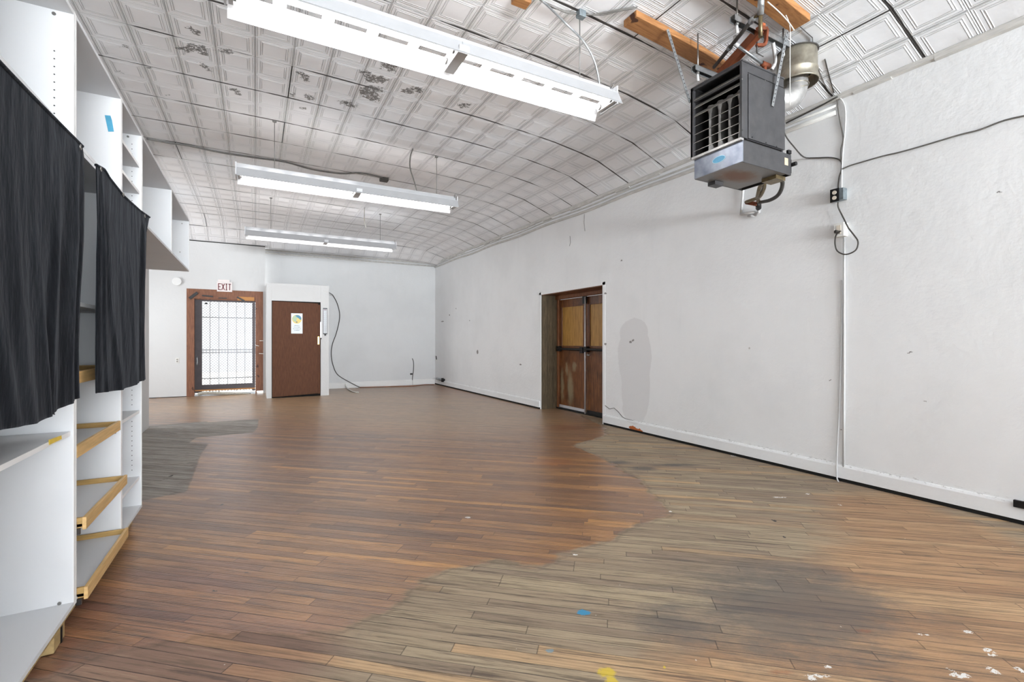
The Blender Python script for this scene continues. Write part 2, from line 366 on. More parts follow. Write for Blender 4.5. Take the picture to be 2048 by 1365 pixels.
# old strip floor: planks run diagonally across the room
PL = math.radians(49.5)
def inpoly_sdf(x, y, P):
    d = 1e9; ins = False; n = len(P)
    for i in range(n):
        ax, ay = P[i]; bx, by = P[(i+1) % n]; ex, ey = bx-ax, by-ay
        tt = max(0, min(1, ((x-ax)*ex+(y-ay)*ey)/(ex*ex+ey*ey+1e-12))); dx, dy = x-ax-ex*tt, y-ay-ey*tt
        d = min(d, dx*dx+dy*dy)
        if (ay > y) != (by > y) and x < (bx-ax)*(y-ay)/(by-ay)+ax: ins = not ins
    d = math.sqrt(d); return d if ins else -d
def floormat():
    t = NT('worn_strip_floor'); p = t.obj(); P = t.xyz(p)
    ux, uy = -math.sin(PL), math.cos(PL)
    u = t.M('ADD', t.M('MULTIPLY', P[0], ux), t.M('MULTIPLY', P[1], uy))
    v = t.M('ADD', t.M('MULTIPLY', P[0], -uy), t.M('MULTIPLY', P[1], ux))
    v = t.M('ADD', v, t.M('MULTIPLY', t.noise(p, .8, 1), .03))
    vr = t.M('DIVIDE', v, .057); row = t.M('FLOOR', vr)
    off = t.M('MULTIPLY', t.wn(t.comb(row, 0.0, 1.0))[0], 7.0)
    ur = t.M('DIVIDE', t.M('ADD', u, off), 1.0); col = t.M('FLOOR', ur)
    W_ = t.wn(t.comb(row, col, 2.0)); r1 = W_[0]; r2 = t.wn(t.comb(row, col, 9.0))[0]
    fv = t.M('ABSOLUTE', t.M('SUBTRACT', t.M('FRACT', vr), .5)); fu = t.M('ABSOLUTE', t.M('SUBTRACT', t.M('FRACT', ur), .5))
    gn = t.noise(t.comb(t.M('MULTIPLY', u, 2.2), t.M('MULTIPLY', row, 1.3), 0.0), 2.0, 3)
    gapw = t.M('ADD', .462, t.M('MULTIPLY', t.step(gn, .7, .4), .026))
    gap = t.M('MAXIMUM', t.step(t.M('SUBTRACT', fv, gapw), -.012, .012), t.M('MULTIPLY', t.step(fu, .4975, .4985), .6))
    gv = t.comb(t.M('MULTIPLY', u, 1.6), t.M('MULTIPLY', v, 26.0), t.M('MULTIPLY', r1, 40.0))
    g1 = t.noise(gv, 2.2, 6, .68); gw = t.n('ShaderNodeTexWave', wave_type='BANDS', bands_direction='Y')
    t.put(gw.inputs['Vector'], t.comb(t.M('MULTIPLY', u, .35), t.M('MULTIPLY', v, 5.0), t.M('MULTIPLY', r1, 17.0)))
    gw.inputs['Scale'].default_value = 4; gw.inputs['Distortion'].default_value = 5; gw.inputs['Detail'].default_value = 2
    at = lambda n: t.n('ShaderNodeAttribute', attribute_name=n).outputs['Fac']
    nz = t.M('MULTIPLY', t.M('SUBTRACT', t.noise(p, 12, 5, .65), .5), .09)
    plankj = t.M('MULTIPLY', t.M('SUBTRACT', r2, .5), .05)
    sv = t.M('ADD', t.M('ADD', at('varnish'), nz), plankj); V_ = t.step(sv, -.012, .03)
    sg = t.M('ADD', at('greypatch'), t.M('MULTIPLY', nz, .5)); G_ = t.step(sg, -.01, .012)
    # varnished strips
    cv = t.ramp(r1, [(0, srgb(110, 80, 60)), (.18, srgb(134, 96, 66)), (.4, srgb(156, 112, 72)), (.6, srgb(168, 122, 76)), (.8, srgb(122, 86, 64)), (.93, srgb(190, 138, 80)), (1, srgb(98, 68, 54))], 'LINEAR')
    cp = t.ramp(r2, [(0, srgb(138, 120, 100)), (.3, srgb(158, 139, 114)), (.55, srgb(168, 150, 122)), (.8, srgb(140, 122, 104)), (.92, srgb(196, 162, 120)), (1, srgb(150, 130, 108))])
    cw = t.ramp(r2, [(0, srgb(152, 116, 84)), (.4, srgb(176, 138, 100)), (.8, srgb(160, 122, 88)), (1, srgb(190, 154, 114))])
    big = t.noise(p, 2.2, 4, .6)
    cp = t.mix(t.step(t.M('ADD', at('warm'), t.M('MULTIPLY', t.M('SUBTRACT', big, .5), 1.2)), .35, 1.1), cp, cw)
    cf = t.mix(V_, cp, cv)
    cf = t.mix(t.M('MULTIPLY', t.step(at('far'), .1, 1.0), .7), cf, srgb(184, 156, 122))  # far floor lightened: its sheen is painted into the colour
    cf = t.mix(t.M('MULTIPLY', t.step(at('red'), .1, 1.0), .6), cf, t.ramp(r2, [(0, srgb(110, 72, 66)), (.5, srgb(142, 98, 84)), (1, srgb(160, 112, 84))]))
    cg = t.ramp(r1, [(0, srgb(134, 132, 127)), (.5, srgb(150, 148, 142)), (1, srgb(160, 156, 149))])
    cf = t.mix(t.M('MULTIPLY', G_, .92), cf, cg)
    # grain, wear and dirt
    gs = t.step(g1, .45, .66); cf = t.mix(t.M('MULTIPLY', gs, .55), cf, t.mix(V_, srgb(84, 72, 56), srgb(72, 44, 32)))
    gl = t.step(g1, .42, .25); cf = t.mix(t.M('MULTIPLY', gl, .30), cf, srgb(204, 182, 150))
    sk = t.noise(t.comb(t.M('MULTIPLY', u, .9), t.M('MULTIPLY', v, 19.0), t.M('MULTIPLY', row, 3.1)), 1.9, 5, .7)
    cf = t.mix(t.M('MULTIPLY', t.step(sk, .54, .66), .7), cf, srgb(72, 56, 46))
    cf = t.mix(t.M('MULTIPLY', t.M('MULTIPLY', t.step(gw.outputs['Fac'], .55, .85), t.M('GREATER_THAN', r2, .6)), .22), cf, srgb(92, 68, 46))
    st = t.M('ADD', at('stain'), t.M('MULTIPLY', t.M('SUBTRACT', t.noise(t.comb(t.M('MULTIPLY', u, 2.0), t.M('MULTIPLY', v, 5.0), 0.0), 2.4, 6, .8), .5), 3.0)); st = t.step(st, .15, 1.5)
    cf = t.mix(t.M('MULTIPLY', st, .72), cf, srgb(84, 80, 77))
    edge = t.M('MULTIPLY', t.step(t.M('ABSOLUTE', t.M('ADD', sv, .012)), .02, .0), .3); cf = t.mix(edge, cf, srgb(90, 74, 62))
    rl = t.step(t.noise(p, .9, 3), .5, .75); cf = t.mix(t.M('MULTIPLY', rl, .25), cf, srgb(98, 82, 72))
    cf = t.mix(t.M('MULTIPLY', gap, .88), cf, srgb(40, 29, 23))
    sc_ = t.noise(t.V('MULTIPLY', p, (1.0, 2.2, 1)), 42, 3, .6); cf = t.mix(t.M('MULTIPLY', t.step(sc_, .735, .76), .7), cf, srgb(46, 38, 34))
    sp2 = t.noise(t.V('ADD', p, (31, 7, 0)), 34, 2, .5); cf = t.mix(t.M('MULTIPLY', t.step(sp2, .775, .79), .8), cf, srgb(214, 206, 196))
    # spilled paint
    pc = t.comb(t.V('DOT_PRODUCT', p, tuple(RT)), t.V('DOT_PRODUCT', p, tuple(FW)), 0.0)
    d = t.V('ADD', pc, t.V('MULTIPLY', t.V('SUBTRACT', t.noise(p, 34, 4, .75, True), (.5, .5, .5)), (.05, .05, 0)))
    def e(px, py, w, h): q = atZ(px, py); dd = q.x*FW.x+q.y*FW.y; return (q.x*RT.x+q.y*RT.y, dd, w*.5*dd/FPX, h*.5*dd*dd/FPX/EYE)
    blot = lambda L, c, cf: t.mix(t.step(t.blobs(d, L), 1.1, .9), cf, c)
    cf = blot([e(1167, 1226, 26, 12), ], srgb(48, 132, 172), cf); cf = t.mix(t.M('MULTIPLY', t.step(t.blobs(d, [e(1099, 1302, 18, 8)]), 1.1, .8), .6), cf, srgb(96, 150, 172))
    cf = t.mix(t.M('MULTIPLY', t.step(t.blobs(d, [e(1212, 1345, 34, 22), e(1224, 1362, 26, 16), e(1328, 1336, 8, 5)]), 1.2, .7), .85), cf, srgb(206, 178, 40))
    wl = [e(1635, 1352, 50, 5), e(1625, 1358, 16, 10), e(1975, 1301, 20, 10), e(1984, 1310, 14, 6), e(1918, 1351, 36, 12), e(1900, 1340, 10, 5), e(1985, 1341, 20, 14), e(2040, 1340, 12, 12), e(1935, 1264, 22, 6), e(1655, 1334, 12, 8),
          e(1470, 912, 18, 2), e(1615, 988, 9, 2), e(1560, 995, 30, 1.5), e(1845, 1270, 22, 3), e(1680, 1010, 6, 3), e(935, 1035, 10, 3), e(1341, 1023, 5, 4), e(1150, 1110, 10, 3)]
    cf = t.mix(t.M('MULTIPLY', t.step(t.blobs(d, wl), 1.1, .9), t.step(t.noise(t.V('MULTIPLY', p, (1, 1.5, 1)), 60, 3, .6), .42, .5)), cf, srgb(222, 220, 216))
    cf = blot([e(1549, 1042, 8, 4), e(1568, 1074, 4, 3), e(443, 1010, 6, 4), e(342, 952, 6, 3), e(800, 1050, 5, 3), e(493, 1146, 6, 3), e(430, 1182, 12, 3)], srgb(30, 26, 24), cf)
    ru = t.step(t.M('ADD', t.blobs(d, [e(1130, 855, 110, 14), e(1108, 925, 130, 20), e(1560, 1345, 60, 14), e(1730, 1262, 40, 10)]), t.M('SUBTRACT', big, .5)), 1.1, .3)
    cf = t.mix(t.M('MULTIPLY', ru, .4), cf, srgb(140, 72, 30))
    sl = t.step(t.M('ADD', t.blobs(d, [e(1240, 925, 60, 9), e(1290, 937, 70, 10), e(1350, 930, 100, 6)]), t.M('MULTIPLY', t.M('SUBTRACT', big, .5), 1.5)), 1.2, .2)
    cf = t.mix(t.M('MULTIPLY', sl, .75), cf, srgb(62, 62, 68))
    t.set(Base_Color=cf); t.b.inputs['Specular IOR Level'].default_value = .7
    rv = t.M('ADD', .24, t.M('MULTIPLY', t.noise(p, 9, 4, .7), .22)); rp = t.M('ADD', .62, t.M('MULTIPLY', g1, .2))
    rr = t.n('ShaderNodeMix', data_type='FLOAT'); t.put(rr.inputs[0], t.M('MULTIPLY', V_, t.M('SUBTRACT', 1.0, G_))); t.put(rr.inputs[2], rp); t.put(rr.inputs[3], rv)
    t.set(Roughness=rr.outputs[0])
    t.put(t.b.inputs['Coat Weight'], t.M('MULTIPLY', t.M('MULTIPLY', V_, t.M('SUBTRACT', 1.0, G_)), .42)); t.b.inputs['Coat Roughness'].default_value = .36
    hgt = t.M('ADD', t.M('MULTIPLY', gap, -1.0), t.M('ADD', t.M('MULTIPLY', g1, .35), t.M('ADD', t.M('MULTIPLY', r1, .25), t.M('MULTIPLY', t.noise(t.V('MULTIPLY', p, (1, 2.4, 1)), 24, 4, .7), .75))))
    nb = t.bump(hgt, .0035, .8); t.t.links.new(nb, t.b.inputs['Coat Normal']); return t.m
m_floor = floormat()

# ---------------------------------------------------------------- room shell
def frange(a, b, st, ex=()):
    n = max(1, round((b - a) / st)); L = [a + (b - a) * i / n for i in range(n + 1)] + [e for e in ex if a < e < b]
    return sorted(set(round(x, 5) for x in L))
# floor
fx = frange(XFL, XW + .45, .045); fy = frange(YF, 0, .4) + frange(0, YB, .045)[1:]
mb = MB(); nx, ny = len(fx), len(fy)
mb.v = [Vector((x, y, 0)) for y in fy for x in fx]
mb.f = [[j*nx+i, j*nx+i+1, (j+1)*nx+i+1, (j+1)*nx+i] for j in range(ny-1) for i in range(nx-1)]
floor = mb.build('floor', m_floor, org=(0, 0, 0), fix=False); floor['kind'] = 'structure'
VP_ = [(1145, 891), (1190, 908), (1240, 935), (1283, 962), (1300, 988), (1318, 1003), (1342, 1022), (1322, 1037), (1268, 1056), (1222, 1082), (1150, 1103), (1112, 1108), (1102, 1128), (1085, 1136), (1042, 1134), (1000, 1121), (962, 1127),
       (920, 1136), (880, 1147), (843, 1166), (815, 1188), (800, 1212), (745, 1237), (690, 1262), (590, 1268), (400, 1262), (330, 1290), (210, 1310), (60, 1365), (-700, 1500), (-700, 900), (180, 790), (850, 765), (1100, 800), (1212, 856), (1210, 872)]
VPOLY = [tuple(atZ(*q)[:2]) for q in VP_]
gp = [(200, 160), (285, 142), (330, 108), (730, 78), (735, 84), (1080, 62), (1078, 116), (1050, 152), (780, 178), (660, 188), (605, 225), (740, 232), (690, 300), (640, 440), (592, 560), (280, 620), (100, 640)]
GPOLY = [tuple(atZ(200 + a / 3.413, 820 + b / 3.413)[:2]) for a, b in gp]
def gauss(x, y, L):
    s = 0
    for cx, cy, rx, ry, a in L: s += a * math.exp(-(((x-cx)/rx)**2 + ((y-cy)/ry)**2))
    return s
def G(px, py, r, a=1.0, ry=None): q = atZ(px, py); return (q.x, q.y, r, ry or r, a)
ST = [G(1640, 1170, .32, 1.0), G(1560, 1230, .3, .95), G(1480, 1285, .3, .6), G(1700, 1215, .2, .8), G(1340, 1250, .12, .9), G(1750, 1330, .25, .4), G(1440, 1150, .3, .45), G(1900, 1235, .1, .4), G(1280, 950, .2, .4), G(180, 1300, .14, .6), G(1250, 1190, .3, .35), G(700, 1285, .1, .5), G(2000, 1350, .1, .3)]
WM = [G(1950, 1180, .7, 1.2), G(1850, 1060, .6, .9), G(2040, 1330, .6, 1.0), G(1600, 1345, .4, .9), G(1350, 1340, .25, .6), G(1230, 870, .5, .1), G(1750, 1000, .5, .6)]
FAR_SHEEN = [G(700, 800, 2.4, 1.0), G(950, 830, 2.0, 1.0), G(500, 800, 2.0, .8)]
RD = [G(250, 1200, .35, 1.0), G(180, 1290, .35, 1.0), G(600, 1300, .25, .6), G(400, 1180, .4, .6), G(420, 1330, .3, .9)]
me = floor.data
def fattr(name, fn):
    a = me.attributes.new(name, 'FLOAT', 'POINT'); a.data.foreach_set('value', [fn(v.co.x, v.co.y) for v in me.vertices])
fattr('varnish', lambda x, y: max(-.5, min(.5, inpoly_sdf(x, y, VPOLY))) if y < 8 and -3 < x else .5)
gx0, gx1 = min(p[0] for p in GPOLY) - .2, max(p[0] for p in GPOLY) + .2; gy0, gy1 = min(p[1] for p in GPOLY) - .2, max(p[1] for p in GPOLY) + .2
fattr('greypatch', lambda x, y: inpoly_sdf(x, y, GPOLY) if gx0 < x < gx1 and gy0 < y < gy1 else -.5)
fattr('stain', lambda x, y: gauss(x, y, ST)); fattr('warm', lambda x, y: gauss(x, y, WM)); fattr('far', lambda x, y: gauss(x, y, FAR_SHEEN)); fattr('red', lambda x, y: gauss(x, y, RD))

# ceiling
cx = frange(XFL, XW, .12, [XW - a for a, b in RP]); cy = frange(YF, YB, .12)
mb = MB(); nx, ny = len(cx), len(cy); mb.v = [Vector((x, y, zc(x, y))) for y in cy for x in cx]
mb.f = [[j*nx+i, (j+1)*nx+i, (j+1)*nx+i+1, j*nx+i+1] for j in range(ny-1) for i in range(nx-1)]; mb.smooth = set(range(len(mb.f)))
ceil = mb.build('ceiling', m_tin, org=(0, 0, 0), fix=False); ceil['kind'] = 'structure'
arc = [0.0]
for a, b in zip(cx, cx[1:]): arc.append(arc[-1] + math.hypot(b - a, zc(b, 5) - zc(a, 5)))
i0 = min(range(len(cx)), key=lambda i: abs(cx[i] - .295)); a0 = arc[i0] + (.295 - cx[i0])
uvl = ceil.data.uv_layers.new(name='UVMap'); cyi = {}
for lp in ceil.data.loops:
    vi = lp.vertex_index; i, j = vi % nx, vi // nx
    uvl.data[lp.index].uv = ((arc[i] - a0) / .30 + 40, (cy[j] - 4.147) / .3175 + 40)

def wall(name, mb, mat, solid=0): o = mb.build(name, mat, org=(0, 0, 0)); o['kind'] = 'structure'; return o
# right wall with the double door opening
DY0, DY1, DZ = 5.334, 7.0, 2.01
mb = MB(); ZT = 4.0
for (y0, y1, z0, z1) in ((YF - .2, DY0, 0, ZT), (DY1, YB + .2, 0, ZT), (DY0, DY1, DZ, ZT)): mb.box(XW, XW + .36, y0, y1, z0, z1)
wall('wall_right', mb, m_wall_r)
mb = MB(); mb.box(.19, XW, YB, YB + .2, 0, ZT); wall('wall_back', mb, m_wall_b)
# partition that holds the exit door
EX0, EX1, EZ = -1.309, .149, 2.334
mb = MB()
for (x0, x1, z0, z1) in ((XFL, EX0, .012, 3.9), (EX1, .19, 0.0, 3.9), (EX0, EX1, EZ, 3.9)): mb.box(x0, x1, YP, YP + .13, z0, z1)
wall('wall_partition', mb, m_board)
mb = MB(); mb.box(XL - .15, XL, YF, YL, 0, 4.0); wall('wall_left', mb, m_board)
mb = MB(); mb.box(XFL, XL - .15, YL - .15, YL, 0, 4.0); wall('wall_alcove_side', mb, m_wall_b)
mb = MB()
for (y0, y1, z0, z1) in ((YL, 9.3, 0, 4), (11.5, YP, 0, 4), (9.3, 11.5, 0, .85), (9.3, 11.5, 2.55, 4)): mb.box(XFL - .15, XFL, y0, y1, z0, z1)
wall('wall_alcove', mb, m_wall_b)
mb = MB()
for (x0, x1, z0, z1) in ((XL, -.9, 0, 4), (4.1, XW, 0, 4), (-.9, 4.1, 0, .5), (-.9, 4.1, 3.0, 4)): mb.box(x0, x1, YF - .15, YF, z0, z1)
wall('wall_front', mb, m_wall_b)
def window(name, a, b, z0, z1, axis, pos, n):
    w = tag(bpy.data.objects.new(name, None), kind='structure'); C.objects.link(w); w['_o'] = (0, 0, 0)
    mb = MB()
    for k in range(n + 1):
        q = a + (b - a) * k / n
        if axis == 'y': mb.box(q - .03, q + .03, pos - .1, pos - .04, z0, z1)
        else: mb.box(pos - .1, pos - .04, q - .03, q + .03, z0, z1)
    for z in (z0, z1):
        if axis == 'y': mb.box(a, b, pos - .1, pos - .04, z - .03, z + .03)
        else: mb.box(pos - .1, pos - .04, a, b, z - .03, z + .03)
    mb.build('window_frame', m_white_enamel, w)
window('window_1', -.9, 4.1, .5, 3.0, 'y', YF, 3); window('window_2', 9.3, 11.5, .85, 2.55, 'x', XFL, 2)
# outside ground behind the exit
mb = MB(); mb.box(-6, 6, YB + .2, 22, -.12, -.05); wall('ground_outside', mb, m_concrete)

# baseboards
mb = MB(); P = [(XW, .03), (XW - .02, .03), (XW - .02, .125), (XW - .012, .14), (XW, .145)]
for y0, y1 in ((YF, DY0 - .03), (DY1 + .03, YB)): mb.prism([(a, y0, b) for a, b in P], (0, y1 - y0, 0))
wall('baseboard_right', mb, m_wall_r)
mb = MB(); mb.box(XW - .01, XW, YF, DY0 - .03, 0, .034); mb.box(XW - .01, XW, DY1 + .03, YB, 0, .034); wall('trim_floor_gap', mb, m_darkgap)
mb = MB(); mb.prism([(1.42, YB, 0), (1.42, YB - .02, 0), (1.42, YB - .02, .13), (1.42, YB, .15)], (XW - .02 - 1.42, 0, 0)); wall('baseboard_back', mb, m_trimw)
# casing band around the double door, painted like the wall
mb = MB()
mb.box(XW - .004, XW, DY1, DY1 + .055, 0, DZ + .04); mb.box(XW - .004, XW, DY0 - .055, DY0, 0, DZ + .04); mb.box(XW - .004, XW, DY0 - .055, DY1 + .055, DZ, DZ + .045)
mb.box(XW - .002, XW, DY0 - .14, DY1 + .16, DZ + .045, DZ + .17)
wall('trim_1', mb, m_wall_r)
# moulding and battens where the walls meet the tin ceiling
mb = MB(); n = 28
for (zo, x_in, rr) in ((3.165, XW - .012, .02), (3.225, XW - .008, .011)):
    mb.tube([(x_in, y, zo + zr(y) * 1.1 + .01 * math.sin(y * 3)) for y in [2.22 + (YB - 2.22) * k / n for k in range(n + 1)]], rr, 8)
wall('trim_right', mb, m_cornerdirt)
mb = MB()
ys = [YF + (YB - YF) * k / 90 for k in range(91)]; rnd = random.Random(3); jit = [rnd.uniform(-.012, .012) for _ in ys]
for y0, y1, j in zip(ys, ys[1:], jit): mb.prism([(XW, y0, 3.26 + zr(y0) + j), (XW - .022, y0, 3.27 + zr(y0) + j), (XW - .028, y0, 3.31 + zr(y0)), (XW, y0, 3.34 + zr(y0))], (0, y1 - y0, zr(y1) - zr(y0)))
wall('trim_2', mb, m_cornerdirt)
mb = MB(); mb.tube([(x, YB - .012, 3.285) for x in (.19, XW)], .02); mb.tube([(x, YB - .01, 3.345) for x in (.19, XW)], .014); mb.box(.19, XW, YB - .014, YB, 3.36, 3.40); wall('trim_back', mb, m_cornerdirt)
mb = MB(); mb.box(XFL, .19, YP - .006, YP + .01, 3.372, 3.39); wall('trim_3', mb, m_darkgap)
mb = MB(); mb.box(XFL, EX0, YP + .004, YP + .02, 0, .014); wall('trim_4', mb, m_darkgap)
# plaster cracks beside the double door
mb = MB(); cr = [(1210, 811), (1219, 818), (1228, 816), (1236, 823), (1245, 834), (1252, 838), (1265, 841), (1280, 846), (1297, 848)]
mb.tube([atX(a, b, XW - .002) for a, b in cr], .0035, 5); mb.tube([atX(a, b, XW - .001) for a, b in [(1140, 472), (1141, 485), (1139, 492)]], .003, 5); mb.tube([atX(a, b, XW - .001) for a, b in [(1169, 428), (1168, 445), (1170, 462)]], .003, 5)
wall('trim_5', mb, m_cabledark)

# ---------------------------------------------------------------- double door in the right wall
def door_double():
    t_ = NT('old_varnished_plywood'); p = t_.obj(); P = t_.xyz(p)
    f = t_.noise(t_.V('MULTIPLY', p, (4, 9, .7)), 5, 6, .68); k = t_.noise(p, 3.2, 4, .6)
    c = t_.ramp(f, [(.3, srgb(62, 34, 18)), (.5, srgb(112, 68, 38)), (.7, srgb(148, 98, 54))])
    c = t_.mix(t_.M('MULTIPLY', t_.step(k, .45, .7), .6), c, srgb(52, 26, 14))
    q = t_.comb(P[1], P[2], 0.0); q = t_.V('ADD', q, t_.V('MULTIPLY', t_.V('SUBTRACT', t_.noise(p, 6, 3, .6, True), (.5,.5,.5)), (.12, .2, 0)))
    w = t_.step(t_.blobs(q, [(.70, .42, .07, .34), (.45, .40, .10, .36), (.33, .78, .06, .08), (.55, .7, .05, .12)]), 1.2, .3); c = t_.mix(t_.M('MULTIPLY', w, .7), c, srgb(150, 140, 112))
    t_.set(Base_Color=c, Roughness=.3); t_.bump(f, .001); mdoor = t_.m
    t_ = NT('yellow_varnished_panel'); p = t_.obj(); f = t_.noise(t_.V('MULTIPLY', p, (4, 6, 1)), 4, 5, .6)
    t_.set(Base_Color=t_.ramp(f, [(.3, srgb(150, 108, 50)), (.7, srgb(190, 146, 76))]), Roughness=.32); mpan = t_.m
    t_ = NT('grimy_green_jamb'); p = t_.obj(); f = t_.noise(t_.V('MULTIPLY', p, (7, 7, .9)), 6, 6, .7)
    bl = t_.M('ABSOLUTE', t_.M('SUBTRACT', t_.M('FRACT', t_.M('MULTIPLY', t_.xyz(p)[0], 9.0)), .5))
    c = t_.ramp(f, [(.3, srgb(56, 43, 28)), (.6, srgb(92, 78, 56)), (.8, srgb(116, 104, 82))]); c = t_.mix(t_.M('GREATER_THAN', bl, .475), c, srgb(26, 20, 12))
    t_.set(Base_Color=c, Roughness=.6); t_.bump(f, .002); mjamb = t_.m
    XD = XW + .35
    d = thing('door_2', (XD, (DY0 + DY1) / 2, 0), None, None, kind='structure')
    j = MB(); j.box(XW + .004, XD + .05, DY1 - .012, DY1 + .02, 0, DZ); j.build('jamb', mjamb, d)['label'] = 'dirty green brown board lining'
    j = MB(); j.box(XW + .004, XD + .05, DY0 - .02, DY0 + .012, 0, DZ); j.build('jamb', mjamb, d)
    j = MB(); j.box(XW + .004, XD + .05, DY0, DY1, DZ - .012, DZ + .02); j.build('head_jamb', mdoor, d)
    j = MB(); j.box(XD - .03, XD + .03, DY1 - .055, DY1 - .013, 0, DZ - .012); j.box(XD - .03, XD + .03, DY0 + .013, DY0 + .055, 0, DZ - .012); j.box(XD - .06, XD + .03, DY0, DY1, DZ - .075, DZ - .012); j.build('stop', plain('door_stop_varnish', srgb(132, 82, 48), .5, var=.3, streak=(6, 6, 1)), d, bevel=.004)
    j = MB(); j.box(XD - .04, XD + .06, DY0, DY1, 0, .025); j.build('threshold', m_darkgap, d)
    mid = (DY0 + DY1) / 2
    for k, (y0, y1) in enumerate(((mid + .012, DY1 - .057), (DY0 + .057, mid - .012))):
        b = MB(); zt = DZ - .08
        pan0, pan1 = y0 + .085, y1 - .08
        b.box(XD, XD + .045, y0, y1, .035, 1.12); b.box(XD, XD + .045, y0, y1, 1.79, zt)
        b.box(XD, XD + .045, y0, pan0, 1.12, 1.79); b.box(XD, XD + .045, pan1, y1, 1.12, 1.79)
        leaf = b.build('door_leaf', mdoor, d, bevel=.003)
        b = MB(); b.box(XD + .012, XD + .03, pan0, pan1, 1.12, 1.79); b.build('upper_panel', mpan, leaf)
        b = MB(); b.box(XD - .012, XD, y0 + .005, y1 - .01, .03, .075); b.build('door_sweep', m_rail if k == 0 else m_black, leaf)
        b = MB(); b.tube([(XD - .055, y0 + .03, 1.055), (XD - .055, y1 - .02, 1.065)], .022, 10); b.box(XD - .07, XD, y0 + .01, y0 + .085, 1.0, 1.1); b.box(XD - .07, XD, y1 - .07, y1, 1.02, 1.11)
        b.build('crash_bar', m_black, leaf, bevel=.003)
    b = MB(); b.tube([(XD - .05, mid - .03, .02), (XD - .05, mid - .03, DZ - .09)], .014, 8); b.build('vertical_rod', m_rail, d)
    b = MB(); b.box(XD - .05, XD, mid - .02, mid + .05, DZ - .2, DZ - .08); b.build('top_latch', m_black, d, bevel=.004)
    b = MB(); b.tube([(XD - .05, mid - .1, .99), (XD - .085, mid - .13, .975), (XD - .06, mid - .17, .97)], .013, 8); b.build('door_handle', m_screw, d)
door_double()

